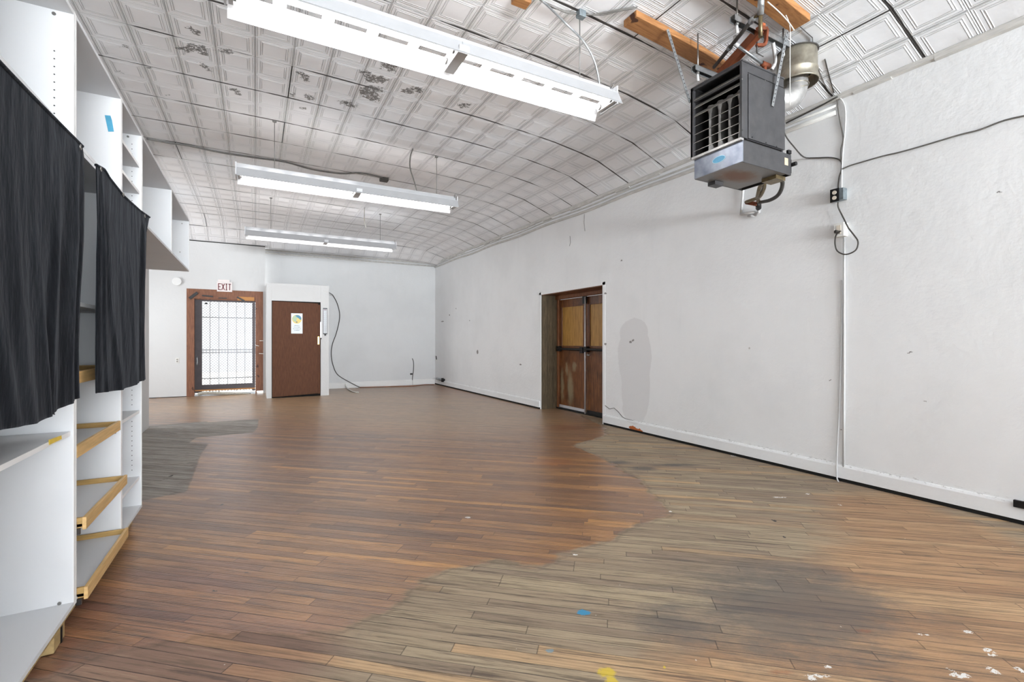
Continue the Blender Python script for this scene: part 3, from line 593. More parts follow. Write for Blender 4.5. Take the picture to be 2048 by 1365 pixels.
# ---------------------------------------------------------------- exit door, frame and gate
def door_exit():
    d = thing('door_1', (-.58, YP, 0), None, None, kind='structure')
    y0, y1 = YP - .012, YP + .14
    b = MB(); b.box(EX0, -1.17, y0, YP + .02, 0, EZ); b.box(-.005, EX1, y0 - .01, YP + .02, .06, EZ); b.box(-1.17, -.005, y0, YP + .02, 2.13, EZ)
    fr = b.build('plywood_surround', m_plyframe, d, bevel=.002)
    b = MB(); b.box(-1.195, -1.17, YP + .02, y1, 0, 2.13); b.box(-.005, .02, YP + .02, y1, 0, 2.13); b.box(-1.17, -.005, YP + .02, y1, 2.11, 2.14); b.build('jamb', m_plyframe, d)
    b = MB(); b.box(-.36, -.03, y0 - .012, y0, 2.115, 2.2); b.build('plywood_patch', m_plyframe2, fr)['label'] = 'paler orange plywood patch'
    yd = YP + .06
    b = MB(); b.box(-1.165, -1.035, yd, yd + .045, .06, 2.11); b.box(-.07, -.01, yd, yd + .045, .06, 2.11); b.box(-1.035, -.07, yd, yd + .045, 2.075, 2.11); b.box(-1.035, -.07, yd, yd + .045, .13, .235)
    lf = b.build('door_leaf', m_bronze, d, bevel=.003)
    b = MB(); b.box(-1.165, -.01, yd - .01, yd + .03, .10, .13); b.build('bottom_rail_strip', m_plyframe2, lf)
    g = NT('reeded_door_glass'); g.set(Base_Color=(.97, .98, 1, 1), Roughness=.05); g.b.inputs['Transmission Weight'].default_value = 1; g.b.inputs['IOR'].default_value = 1.05; g.b.inputs['Alpha'].default_value = .35
    b = MB(); b.box(-1.035, -.07, yd + .02, yd + .026, .235, 2.075); b.build('glass_pane', g.m, lf)
    b = MB(); b.tube(spline([(-1.12, yd, .66), (-1.12, yd - .05, .69), (-1.115, yd - .055, .76), (-1.12, yd - .05, .83), (-1.12, yd, .86)], 5), .009, 8); b.build('door_handle', m_galvclean, lf)
    b = MB(); b.prism([(-1.0, yd + .018, 2.03), (-.96, yd + .018, 2.055), (-.92, yd + .018, 2.03), (-.96, yd + .018, 2.005)], (0, .004, 0)); b.build('glass_decal', m_black, lf)
    b = MB(); b.box(-1.17, -.005, YP + .02, YP + .16, 0, .03); b.build('threshold', m_galvclean, d)
    # steel gate outside with bars and expanded mesh
    yg = YP + .24
    gt = thing('security_gate', (-.55, yg, 0), 'grey steel barred gate with diamond mesh seen through the exit door glass', 'gate')
    mg = plain('gate_grey_paint', srgb(176, 178, 182), .6, var=.05)
    for x in (-1.2, -.90, -.73, -.56, -.39, -.22, .02):
        b = MB(); b.box(x - .007, x + .007, yg, yg + .014, .05, 2.2); b.build('bar', mg, gt)
    for z in (.35, .93, .99, 1.72, 2.16):
        b = MB(); b.box(-1.2, .02, yg - .004, yg + .018, z, z + .022); b.build('cross_rail', mg, gt)
    b = MB(); s_ = .06
    x = -1.25 - 2.2
    while x < .05:
        for sg in (1, -1):
            a = Vector((x if sg > 0 else x + 2.2, yg + .025, .05)); e = Vector((x + 2.15 if sg > 0 else x + .05, yg + .025, 2.2))
            # clip to the gate width
            dx = e - a
            t0, t1 = 0.0, 1.0
            for lim, side in ((-1.2, -1), (.02, 1)):
                if abs(dx.x) > 1e-6:
                    tt = (lim - a.x) / dx.x
                    if (dx.x > 0) == (side < 0): t0 = max(t0, tt)
                    else: t1 = min(t1, tt)
            if t1 - t0 > .02: b.bar(a + dx * t0, a + dx * t1, .009, .006, (0, 1, 0))
        x += s_
    b.build('diamond_mesh', mg, gt)['kind'] = 'stuff'
    # strips fixed to the surround
    for k, (a, e, w, lb) in enumerate((((379, 597), (395, 585), .055, 'black metal bracket set diagonally at the left corner of the exit door surround'), ((404, 591), (426, 593), .03, 'long black bar flat on the exit door surround, left of centre'),
                               ((437, 596), (454, 596.5), .02, 'thin short black bar at the middle of the exit door surround'), ((474, 594), (489, 602), .035, 'black bar slanting down on the exit door surround beside the pale patch'))):
        m = MB(); m.bar(atY(*a, y0 - .012), atY(*e, y0 - .012), .024, w, (0, 0, 1)); tag(m.build('metal_bracket', m_blackplastic, bevel=.003), lb, 'bracket', 'black pieces screwed above the exit door')
    m = MB(); m.tube(spline([atY(396, 789, YP - .05), atY(410, 786, YP - .05), atY(450, 787, YP - .05), atY(480, 788, YP - .05), atY(502, 789, YP - .04)], 4), .034, 10)
    for v in m.v: v.z = max(.002, v.z)
    tag(m.build('draft_stopper', plain('grey_rag', srgb(168, 164, 154), .9, var=.25, scale=30, bump=.003)), 'grey rolled draft stopper lying along the foot of the exit door', 'draft stopper')
    for k, (a, e) in enumerate((((519, 681.5), (527, 681.5)), ((511, 690.5), (518, 692)), ((518, 707), (528, 707.5)))):
        m = MB(); m.tube([atY(*a, y0 - .03), atY(*e, y0 - .035)], .008, 6); tag(m.build('cable_clip', m_cablewhite), ('upper', 'middle', 'lowest')[k] + ' of three short white pegs on the right side of the exit door surround', 'peg', 'white pegs on the exit door surround')
door_exit()

# EXIT sign
def exit_sign():
    a = atY(434, 562, YP); b = atY(464.5, 584, YP); w = b.x - a.x; y = YP - .018
    z0, z1 = atY(449, 583.5, YP).z, atY(449, 564, YP).z; x0 = a.x
    s = thing('exit_sign', ((a.x+b.x)/2, YP, z0), 'white sign with dark red EXIT letters above the exit door', 'sign')
    m = MB(); m.box(x0, x0 + w, y - .012, y + .018, z0, z1); m.build('panel', m_signwhite, s, bevel=.003)
    m = MB(); m.box(x0 + .02, x0 + w - .05, y, y + .018, z1, z1 + .05); m.build('mounting_plate', m_signwhite, s)
    hh = (z1 - z0) * .66; zb = z0 + (z1 - z0) * .16; cw = w * .175; st = .016
    def bars(mm, x, L):
        for (ax, az, bx, bz) in L: mm.bar((x + ax * cw, y - .014, zb + az * hh), (x + bx * cw, y - .014, zb + bz * hh), .006, st, (0, 0, 1) if abs(ax - bx) > .05 else (1, 0, 0))
    for i, L in enumerate(([(0, 0, 0, 1), (0, .96, 1, .96), (0, .5, .8, .5), (0, .04, 1, .04)], [(0, 0, 1, 1), (0, 1, 1, 0)], [(.5, 0, .5, 1), (.15, .97, .85, .97), (.15, .03, .85, .03)], [(0, .96, 1, .96), (.5, 0, .5, 1)])):
        mm = MB(); bars(mm, x0 + w * (.1 + .215 * i), L); mm.build('letter', m_red, s)
exit_sign()

# ---------------------------------------------------------------- closet
def closet():
    X0, X1, Y0, Y1, Z = .2, 1.42, 11.05, YB, 2.418; dx0, dx1, dz = .293, 1.249, 2.05
    c = thing('closet', ((X0 + X1) / 2, Y0, 0), 'white boxed in closet with a brown hinged door next to the exit', 'closet')
    m = MB(); m.box(X0, dx0, Y0, Y0 + .1, 0, Z); m.build('door_post', m_board, c, bevel=.003)
    m = MB(); m.box(dx1, X1, Y0, Y0 + .1, 0, Z); m.build('door_post', m_board, c, bevel=.003)
    m = MB(); m.box(dx0, dx1, Y0, Y0 + .1, dz, Z); m.build('header', m_board, c)
    m = MB(); m.box(X0, X0 + .02, Y0 + .1, YP - .01, 0, Z); m.build('side_panel', m_board, c)
    m = MB(); m.box(X1 - .02, X1, Y0 + .1, Y1 - .005, 0, Z); m.build('side_panel', m_board, c)
    m = MB(); m.box(X0, X1, Y0 + .1, YP - .01, Z - .02, Z); m.build('top_panel', m_board, c)
    m = MB(); m.box(dx0, dx1, Y0 + .02, Y0 + .03, 0, dz); m.build('door_recess', m_darkgap, c)
    m = MB(); m.add([(dx0 + .012, Y0 - .006, .02), (dx1 - .05, Y0 - .006, .055), (dx1 - .05, Y0 - .006, dz - .03), (dx0 + .012, Y0 - .006, dz - .012),
                     (dx0 + .012, Y0 + .022, .02), (dx1 - .05, Y0 + .022, .055), (dx1 - .05, Y0 + .022, dz - .03), (dx0 + .012, Y0 + .022, dz - .012)],
                    [(0,1,2,3),(7,6,5,4),(0,4,5,1),(1,5,6,2),(2,6,7,3),(3,7,4,0)])
    d = m.build('door', m_browndoor, c, bevel=.002)
    m = MB(); m.box(dx1 - .055, dx1 - .012, Y0 - .014, Y0 + .018, .05, dz - .06); m.build('edge_strip', m_browndoor, d, bevel=.002)
    m = MB(); a, b = atY(635, 689, Y0 - .02), atY(638.7, 673, Y0 - .02); m.box(a.x, a.x + .04, Y0 - .03, Y0 - .014, a.z, b.z); m.build('handle', m_brass_bright, d, bevel=.003)
    m = MB(); m.box(dx1 - .018, dx1 + .02, Y0 - .012, Y0 - .001, 1.24, 1.27); m.build('latch', m_black, c)
    m = MB(); m.box(dx1 - .01, dx1 + .012, Y0 - .006, Y0 - .001, 1.27, 1.62); m.build('weatherstrip', m_rail, c)
closet()
def poster():
    y = 11.05 - .007; a = atY(582.3, 627, y); b = atY(605, 667, y); x0, x1, z1, z0 = a.x, b.x, 1.792, 1.36; w = x1 - x0
    s = thing('poster', ((x0+x1)/2, y, z0), 'white paper notice with a blue and yellow disc stuck on the brown closet door', 'notice')
    m = MB(); m.box(x0, x1, y - .003, y, z0, z1); m.build('sheet', m_paper, s)
    cx_, cz, r = (x0+x1)/2, z1 - .125, .095
    def disc(mm, cx, cz, rx, rz, yy, a0=0, a1=360):
        pts = [(cx + rx * math.cos(math.radians(t)), yy, cz + rz * math.sin(math.radians(t))) for t in [a0 + (a1 - a0) * k / 28 for k in range(29)]]
        mm.prism(pts, (0, .001, 0))
    m = MB(); disc(m, cx_, cz, r, r, y - .0042); m.build('yellow_disc', m_pyellow, s)
    m = MB(); disc(m, cx_ - .01, cz + .01, r * .78, r * .75, y - .0055, 60, 260); m.build('green_shape', m_pgreen, s)
    m = MB(); disc(m, cx_ + .01, cz + .018, r * .8, r * .74, y - .0062, -30, 125); m.build('blue_shape', m_pblue, s)
    m = MB(); disc(m, cx_ - .005, cz - .062, .018, .012, y - .0062); m.build('dark_dot', m_pink, s)
    rnd = random.Random(5)
    for i, (n, o) in enumerate(((7, .06), (9, .045), (10, .035), (8, .06))):
        z = z0 + .165 - i * .034; x = x0 + o; m = MB()
        while x < x1 - o:
            ww = rnd.uniform(.006, .012); m.box(x, min(x + ww, x1 - o), y - .0045, y - .0035, z, z + rnd.uniform(.006, .012)); x += ww + .004
        m.build('printed_line', m_pink, s)
poster()
def thermometer():
    y = 11.05; a = atY(646, 616, y); b = atY(654.5, 668.5, y); x0, x1, z1, z0 = a.x, b.x, a.z, b.z
    s = thing('thermometer', ((x0+x1)/2, y, z0), 'tall narrow white thermometer board with dark outline on the closet post', 'thermometer')
    m = MB(); m.box(x0, x1, y - .008, y, z0, z1); m.build('backboard', m_black, s, bevel=.002)
    m = MB(); m.box(x0 + .008, x1 - .008, y - .011, y - .007, z0 + .02, z1 - .02); m.build('scale_plate', m_paper, s)
    m = MB()
    for k in range(24):
        z = z0 + .04 + k * (z1 - z0 - .08) / 23; m.box(x0 + .014, x0 + .03, y - .0125, y - .0105, z, z + .006); m.box(x1 - .03, x1 - .014, y - .0125, y - .0105, z, z + .006)
    m.box((x0+x1)/2 - .03, (x0+x1)/2 + .03, y - .0125, y - .0105, z1 - .045, z1 - .03)
    m.build('graduations', m_red, s)
    m = MB(); xm = (x0+x1)/2; m.tube([(xm, y - .014, z0 + .03), (xm, y - .014, z1 - .05)], .004, 6); m.build('glass_tube', m_galvclean, s)
    m = MB(); m.tube([(xm, y - .03, z0 - .015), (xm, y, z0 - .015)], .018, 10); m.build('knob', m_black, s)
thermometer()

# small things on the partition and back wall
def plate(name, p0, p1, yy, lab, cat, mat=m_ivory):
    a, b = atY(*p0, yy), atY(*p1, yy); s = thing(name, ((a.x+b.x)/2, yy, b.z), lab, cat)
    m = MB(); m.box(a.x, b.x, yy - .006, yy, b.z, a.z); m.build('cover_plate', mat, s, bevel=.002)
    h = a.z - b.z
    for f in (.3, .7):
        m = MB(); m.tube([((a.x+b.x)/2, yy - .009, b.z + h * f), ((a.x+b.x)/2, yy - .005, b.z + h * f)], min(.017, h * .2), 10); k = m.build('socket', plain('socket_grey', srgb(150, 146, 140), .5, var=.05), s)
plate('wall_outlet', (351, 716), (358, 726), YP, 'small grey duplex outlet low on the white wall left of the exit door', 'outlet', m_box_w)
a = atY(354, 563, YP); m = MB(); m.tube([a, a - Vector((0, .035, 0))], .085, 24); o = m.build('smoke_detector', m_trimw, bevel=.005); tag(o, 'round white detector on the wall left of the exit sign', 'detector')
# cables on the back wall and floor
def cord(name, pts, r, mat, lab, cat='cable', n=6, kind=None, group=None):
    m = MB(); m.tube(spline(pts, n), r, 8); return tag(m.build(name, mat), lab, cat, group)
yb = YB - .012
c = [atY(656, 584, 11.6), atY(661, 587, 12.0), atY(666, 591, yb - .1)] + [atY(*q, yb - .01) for q in ( (674, 606), (679, 625), (678.5, 642), (672.5, 667), (665, 688), (662.5, 708), (666, 730), (676, 750))]
c += [Vector((atZ(693, 765, .08).x, yb - .03, .12)), Vector((atZ(717, 774.5).x, YB - .12, .012))]
cord('black_cable', c, .0095, m_cabledark, 'long black cable looping down the back wall beside the closet')
cord('extension_cord', [(atZ(717, 774.5).x, YB - .12, .012), atZ(770, 773.5, .012), atZ(823, 772, .012), atZ(850, 769.5, .012), atZ(868, 769.5, .012)], .011, m_cableorange, 'brown orange cord lying on the floor along the back wall', 'cord')
cord('white_hose', [Vector((atZ(690, 776).x, YB - .06, .10)), Vector((atZ(697, 780).x, YB - .25, .03)), atZ(706, 783.5, .014), atZ(717, 784.5, .014)], .014, m_cablewhite, 'short white hose end on the floor below the black cable', 'hose')
cord('upright_cord', [atY(824.5, 717, yb), atY(827, 724, yb), atY(827, 740, yb), atY(825, 755, yb), atY(825, 770, yb)], .009, m_cabledark, 'thin dark cord running up the back wall near the right corner', 'cord')
m = MB(); q = atY(822.5, 748, yb); m.box(q.x - .03, q.x + .03, yb - .02, yb + .01, q.z - .02, q.z + .02); tag(m.build('cord_clip', m_black, bevel=.003), 'tiny black box on the dark cord low on the back wall', 'clip')
s = thing('pipe_valve', (XW - .02, 12.0, .2), 'capped pipe stub with black valve low in the far right corner', 'valve')
q0 = atX(873, 757, XW - .06); q1 = atX(885, 760, XW - .06)
m = MB(); m.tube([q0, q1], .03, 10); m.build('pipe', m_galvclean, s); m = MB(); m.tube([q1 - Vector((0, 0, .05)), q1 + Vector((0, 0, .05))], .035, 10); m.tube([q1, q1 + Vector((.06, 0, 0))], .03, 8); m.build('valve', m_black, s)
m = MB(); m.tube([atX(872, 712, XW - .01), atX(873, 719, XW - .01)], .012, 6); tag(m.build('wall_hook', m_black), 'small dark hook in the far right corner', 'hook')

# ---------------------------------------------------------------- shelving along the left wall
XFACE = -.665; TK = .018
def cabinet(y0, y1, z0, z1, label, cat, shelves=(), holes=(), group=None, depth=None, bandtop=True):
    xb = XL + .005 if depth is None else XFACE - depth
    c = thing('shelf_cabinet', ((XFACE + xb) / 2, (y0 + y1) / 2, z0), label, cat, group)
    e = .0015
    for ya, yb_ in ((y0 + e, y0 + TK), (y1 - TK, y1 - e)):
        m = MB(); m.box(xb, XFACE - .002, ya, yb_, z0, z1); sp = m.build('side_panel', m_melamine, c)
        m = MB(); m.box(XFACE - .002, XFACE, ya, yb_, z0, z1); m.build('edge_band', m_edge, sp)
    for z, nm in ((z0, 'bottom_panel'), (z1 - TK, 'top_panel')):
        m = MB(); m.box(xb, XFACE, y0 + TK, y1 - TK, z, z + TK); m.build(nm, m_melamine, c)
    m = MB(); m.box(xb, xb + .006, y0 + TK, y1 - TK, z0 + TK, z1 - TK); m.build('back_panel', m_melamine, c)
    for z in shelves:
        m = MB(); m.box(xb + .008, XFACE - .012, y0 + TK + .001, y1 - TK - .001, z - TK, z); sh = m.build('shelf', m_melamine, c)
        m = MB(); m.box(XFACE - .012, XFACE - .01, y0 + TK + .001, y1 - TK - .001, z - TK, z); m.build('edge_band', m_edge, sh)
    m = MB()
    for (xo, za, zb, side) in holes:
        z = za; n = 0
        while z < zb and n < 60:
            yy = y1 - TK if side > 0 else y0 + TK
            m.tube([(XFACE - xo, yy - .0012 * side, z), (XFACE - xo, yy + .001 * side, z)], .0028, 8, False); z += .032; n += 1
    if m.v: o = m.build('peg_holes', m_hole, c); o['kind'] = 'stuff'
    return c
Z0, ZM, Z1 = .095, 2.03, 2.577
HB = [1.55, 2.608, 3.385, 3.93, 5.195, 6.46]
LG = 'white open shelving units along the left wall'
lowA = cabinet(HB[0], HB[1], Z0, ZM, 'nearest lower white shelf unit behind the big curtain, yellow tape on its shelf', 'shelving', (.825, 1.4), ((.06, .9, 1.3, 1),), LG)
lowB = cabinet(HB[1], HB[2], Z0, ZM, 'lower white unit with wooden edged pull out trays, between the two curtains', 'shelving', (1.37,), (), LG)
lowC = cabinet(HB[2], HB[3], Z0, ZM, 'narrow lower white unit at the far end, partly behind the smaller curtain', 'shelving', (.305, .742, 1.25), ((.05, .35, .70, 1), (.45, .35, .70, 1), (.05, .78, 1.2, 1)), LG)
upA = cabinet(HB[0], HB[1], ZM + .002, Z1, 'nearest upper white cupboard box with a row of peg holes above the big curtain', 'shelving', (), ((.06, 2.07, 2.42, 1),), LG)
upB = cabinet(HB[1], HB[2], ZM + .002, Z1, 'upper white cupboard box with a blue tape strip on its side panel', 'shelving', (), (), LG)
upC = cabinet(HB[2], HB[3], ZM + .002, Z1, 'narrow upper white box with two small shelves above the smaller curtain', 'shelving', (2.365, 2.19), ((.05, 2.06, 2.35, 1), (.05, 2.4, 2.52, 1)), LG)
upD = cabinet(HB[3], HB[4], 1.99, Z1, 'wide upper white box hung without a base cabinet, second from the far end', 'shelving', (), (), LG)
upE = cabinet(HB[4], HB[5], 1.99, Z1, 'farthest upper white box, its end panel closing the row', 'shelving', (), (), LG)
def screws(par, pts, axis='y'):
    for p_ in pts:
        m = MB(); m.tube([p_, Vector(p_) - Vector((0, .003, 0))], .007, 10, False); m.build('screw', m_screw, par)
screws(upA, [atY(108, 27, HB[1] - TK)]); screws(lowA, [atY(119, 1207, HB[1] - TK)]); screws(upC, [atY(256, 273, HB[3] - TK)])
screws(upE, [atY(364, 447, HB[5] - TK), atY(360, 504, HB[5] - TK)])
# plinth blocks and raw underside edge under the lower units
m = MB(); m.box(XL + .005, XFACE + .001, HB[0], HB[1] - .002, Z0 - .006, Z0 - .0005); m.build('raw_edge_strip', m_wood_edge, lowA)
m = MB(); m.box(XL + .005, XFACE - .16, HB[0], HB[1] - .002, 0.001, Z0 - .007); m.build('plinth', m_wood_edge, lowA)
m = MB(); m.box(XL + .005, XFACE - .16, HB[1], HB[2], 0.001, Z0 - .001); m.build('plinth', m_wood_edge, lowB)
m = MB(); m.box(XL + .005, XFACE - .05, HB[2] + .001, HB[3], 0.001, Z0 - .001); m.build('plinth', m_wood_edge, lowC)
m = MB(); m.bar(atZ(113, 1255, .045), atZ(90, 1290, .045), .05, .085); tag(m.build('wooden_block', m_wood_edge, bevel=.003), 'pale wooden block propping up the nearest lower shelf unit', 'block')
m = MB(); m.tube([(XFACE - .03, 2.5, .001), (XFACE - .03, 2.5, Z0 - .008)], .02, 8); m.build('foot', m_black, lowA)
# pull-out trays
for k, (zt, px) in enumerate(((1.07, 0.0), (.754, 0.0), (.448, .03), (.150, .035))):
    ya, yb_ = HB[1] + TK + .012, HB[2] - TK - .012; xf = XFACE + px; xr = xf - .55
    m = MB(); m.box(xr, xf - .012, ya, yb_, zt - .04, zt - .028); tr = m.build('pull_out_tray', m_melamine, lowB)
    m = MB(); m.box(xf - .014, xf, ya - .006, yb_ + .006, zt - .052, zt); m.build('front_rail', m_traywood, tr, bevel=.0015)
    for y in (ya, yb_ - .012):
        m = MB(); m.box(xr, xf - .014, y, y + .012, zt - .045, zt - .002); m.build('side_rail', m_trayin, tr)
    m = MB(); m.box(xr, xr + .012, ya + .012, yb_ - .012, zt - .045, zt - .002); m.build('back_rail', m_trayin, tr)
    m = MB(); m.box(xr, xf - .02, HB[1] + TK, ya, zt - .07, zt - .045); m.box(xr, xf - .02, yb_, HB[2] - TK, zt - .07, zt - .045); m.build('slide', m_slide, tr)
# tape
yy = HB[2] - TK - .001
m = MB(); m.prism([atY(209.5, 230, yy), atY(221, 231, yy), atY(224, 240, yy), atY(228, 263, yy), atY(216.5, 263, yy)], (0, -.0008, 0)); tag(m.build('blue_tape', m_bluetape), 'strip of blue tape on the side of an upper white cupboard', 'tape')
zz = .8255
m = MB(); qs = [atX(a, b, XFACE - .009) for a, b in ((97, 880), (122, 871), (123, 878), (98, 890))]
m.prism(qs, (.0012, 0, 0)); tag(m.build('yellow_tape', m_yellowtape), 'yellow tape strip on the front edge of the near shelf', 'tape')

# ---------------------------------------------------------------- curtains
def curtain(top, bot, left, right, nU, nV, folds, label, pins, seed):
    """top/bot/left/right: pixel polylines measured on the plane just in front of the units"""
    XC = XFACE + .045
    def poly(L, t):
        if t >= 1: return Vector(atX(*L[-1], XC))
        n = len(L) - 1; i = int(t * n); f = t * n - i
        return Vector(atX(*L[i], XC)).lerp(Vector(atX(*L[i+1], XC)), f)
    P = []; rnd = random.Random(seed)
    c00, c10, c01, c11 = poly(top, 0), poly(top, 1), poly(bot, 0), poly(bot, 1)
    for j in range(nV + 1):
        v = j / nV; row = []
        for i in range(nU + 1):
            u = i / nU
            p = poly(top, u) * (1 - v) + poly(bot, u) * v + poly(left, v) * (1 - u) + poly(right, v) * u
            p -= c00 * (1-u) * (1-v) + c10 * u * (1-v) + c01 * (1-u) * v + c11 * u * v
            off = 0
            for (uc, wd, amp, dr, v0) in folds:
                k = (u - uc - dr * (v - .0)) / wd; off += .6 * amp * math.exp(-k * k) * (min(1, max(0, (v - v0) * 2.5)) if v0 >= 0 else min(1, max(0, (1 + v0 - v) * 2.5)))
            off += .004 * math.sin(9 * u + 2.3 * v) * (.3 + v) + .003 * math.sin(5 * v + 6 * u)
            row.append(p + Vector((off, 0, 0)))
        P.append(row)
    m = MB(); m.sheet(P); s = thing('curtain', (XFACE, (c00.y + c10.y) / 2, min(c01.z, c11.z)), label, 'curtain', 'dark velvet curtains on the shelving')
    o = m.build('fabric', m_velvet, s, fix=False); q = o.modifiers.new('thick', 'SOLIDIFY'); q.thickness = .003
    # top hem roll
    m = MB(); m.tube([P[0][i] + Vector((.002, 0, -.004)) for i in range(nU + 1)], .007, 8); m.build('top_hem', m_velvet, s)
    for (px, py) in pins:
        a = atX(px, py, XC + .012); m = MB(); m.tube([a + Vector((.002, .009 * math.cos(t), .009 * math.sin(t))) for t in [2*math.pi*k/12 for k in range(13)]], .0022, 6); m.build('pin', m_screw, s)
    return s
curtain([(-560, -460), (0, 124), (163, 290)], [(-560, 990), (0, 860), (60, 848), (110, 826), (163, 796)], [(-560, -460), (-560, 990)], [(163, 290), (166, 320), (165, 480), (160, 600), (160, 700), (163, 796)],
        120, 60, [(.93, .02, .016, -.03, .0), (.86, .035, -.02, -.05, .05), (.80, .02, .016, -.08, .1), (.70, .05, -.018, .02, .3), (.62, .03, .014, .04, .35), (.5, .05, .016, -.02, .1), (.35, .06, .02, 0, 0), (.2, .05, .02, 0, 0), (.97, .015, -.015, 0, 0)],
        'large charcoal velvet curtain hanging in front of the nearest shelf unit', [(160, 294)], 1)
curtain([(191, 328), (204, 336), (215, 352), (246, 389), (280, 420), (298, 433)], [(191, 787), (214, 784), (240, 780), (262, 772), (280, 764), (293, 759)], [(191, 328), (192, 480), (191, 640), (191, 787)], [(298, 433), (291, 465), (289.5, 560), (290, 660), (293, 759)],
        90, 60, [(.06, .03, -.02, 0, 0), (.13, .02, .018, .06, 0), (.26, .03, .016, .12, .05), (.38, .025, .012, .0, .1), (.55, .04, -.012, -.05, .2), (.7, .03, .012, -.04, .2), (.88, .03, -.018, -.06, .0), (.93, .02, .014, -.02, .0)],
        'narrower dark blue grey velvet curtain hanging over the far shelf units', [(246, 389), (201, 338), (289, 432)], 2)

# ---------------------------------------------------------------- fluorescent lights
def fixture(xc, yc, z, rods, label, off=()):
    s = thing('fluorescent_light', (xc, yc, z), label, 'ceiling light', 'hanging eight foot fluorescent lights')
    L = 1.295; ztop = z + .112
    for half in (0, 1):
        x0 = xc - L + half * L + .001; x1 = x0 + L - .002
        m = MB(); t = .0022; outer = []
        for sg in (-1, 1):
            # sloping side, rim lip
            for (a, b) in (((.166, 0), (.116, .108)), ((.172, .004), (.166, 0))):
                (ya, za), (yb_, zb) = a, b
                outer.append(len(m.f) + 4)
                m.prism([(x0, yc + sg * ya, z + za), (x0, yc + sg * yb_, z + zb), (x0, yc + sg * (yb_ - .001), z + zb + t), (x0, yc + sg * (ya + t), z + za)], (x1 - x0, 0, 0))
            # slotted shoulder: two strips with bridges, the openings let light out upward
            for (ya, yb_) in ((.116, .112), (.053, .049)): m.box(x0, x1, yc + sg * ya, yc + sg * yb_, ztop - .004, ztop - .002)
            n = 5
            for k in range(n + 1):
                xx = x0 + (x1 - x0) * k / n; w = .035
                m.box(max(x0, xx - w), min(x1, xx + w), yc + sg * .112, yc + sg * .053, ztop - .004, ztop - .002)
        m.box(x0, x1, yc - .049, yc + .049, ztop - .004, ztop - .002)
        rf = m.build('reflector', m_white_enamel, s); rf.data.materials.append(m_fixshade)
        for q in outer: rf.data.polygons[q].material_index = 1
        for k, sg in enumerate((-1, 1)):
            m = MB(); yt = yc + sg * .066
            m.tube([(x0 + .045, yt, z + .066), (x1 - .045, yt, z + .066)], .019, 12)
            lamp = m.build('fluorescent_tube', m_tube_off if (half, k) in off else m_tube, s)
            
            for xe in (x0 + .03, x1 - .047): m = MB(); m.tube([(xe, yt, z + .066), (xe + .017, yt, z + .066)], .0195, 12); m.build('end_cap', m_rod, lamp)
        for xx in (x0 + .008, x1 - .032): m = MB(); m.box(xx, xx + .024, yc - .1, yc + .1, z + .04, ztop - .004); m.build('lamp_holder', m_white_enamel, s, bevel=.002)
    m = MB(); m.box(xc - L, xc + L, yc - .046, yc + .046, ztop, z + .178); m.build('housing', m_fixshade, s, bevel=.003)
    m = MB(); m.box(xc - .035, xc + .035, yc - .16, yc + .12, z + .02, z + .06); m.build('joint_bracket', m_white_enamel, s, bevel=.003)
    for x in (xc - L - .012, xc + L): 
        m = MB(); m.box(x, x + .012, yc - .1, yc + .1, z + .03, z + .17); m.build('end_plate', m_white_enamel, s)
    for x in rods:
        zt = zc(x, yc); m = MB(); m.tube([(x, yc, z + .176), (x, yc, zt - .004)], .004, 6); rd = m.build('hanger_rod', m_rod, s)
        m = MB(); m.tube([(x, yc, zt - .014), (x, yc, zt - .001)], .022, 12); m.build('ceiling_cup', m_rod, rd)
    m = MB(); xx = xc + L - .02; m.tube([(xx, yc - .062 - .004 + 0.02 * math.cos(t) - .0, z + .18 + .02 * math.sin(t)) for t in [math.pi*2*k/12 for k in range(13)]], .003, 6); m.build('hook', m_rod, s)
    return s
f1 = fixture(1.155, 2.90, 3.005, (.18, 2.17), 'nearest white fluorescent strip light hanging close overhead')
f2 = fixture(1.11, 6.07, 3.0, (.19, 2.147), 'middle white fluorescent strip light of three, hanging halfway down the room', off=((1, 0),))
f3 = fixture(1.14, 9.36, 3.0, (.236, 2.15), 'farthest white fluorescent strip light hanging near the exit wall')
m = MB(); m.tube(spline([atC(1068, -10, .01), atC(1090, 6, .02), atY(1130, 45, 2.8), atY(1165, 80, 2.82), atY(1186, 115, 2.84), atY(1195, 145, 2.86), atY(1199, 170, 2.88)], 6), .0075, 8); m.build('power_cord', m_galvclean, f1)
m = MB(); m.tube(spline([atC(826, 297, .005), atY(821, 312, 6.07), atY(820, 335, 6.07), atY(827, 358, 6.07), atY(834, 382, 6.05)], 6), .008, 8); m.build('power_cord', m_cable, f2)
m = MB(); m.tube(spline([atC(729, 416, .004), atY(728.5, 430, 8.1), atY(729, 442, 8.15), atY(732, 456, 8.2)], 5), .009, 8); tag(m.build('loose_cord', m_cablewhite), 'short loose white cord hanging from the ceiling between the two far lights', 'cord')

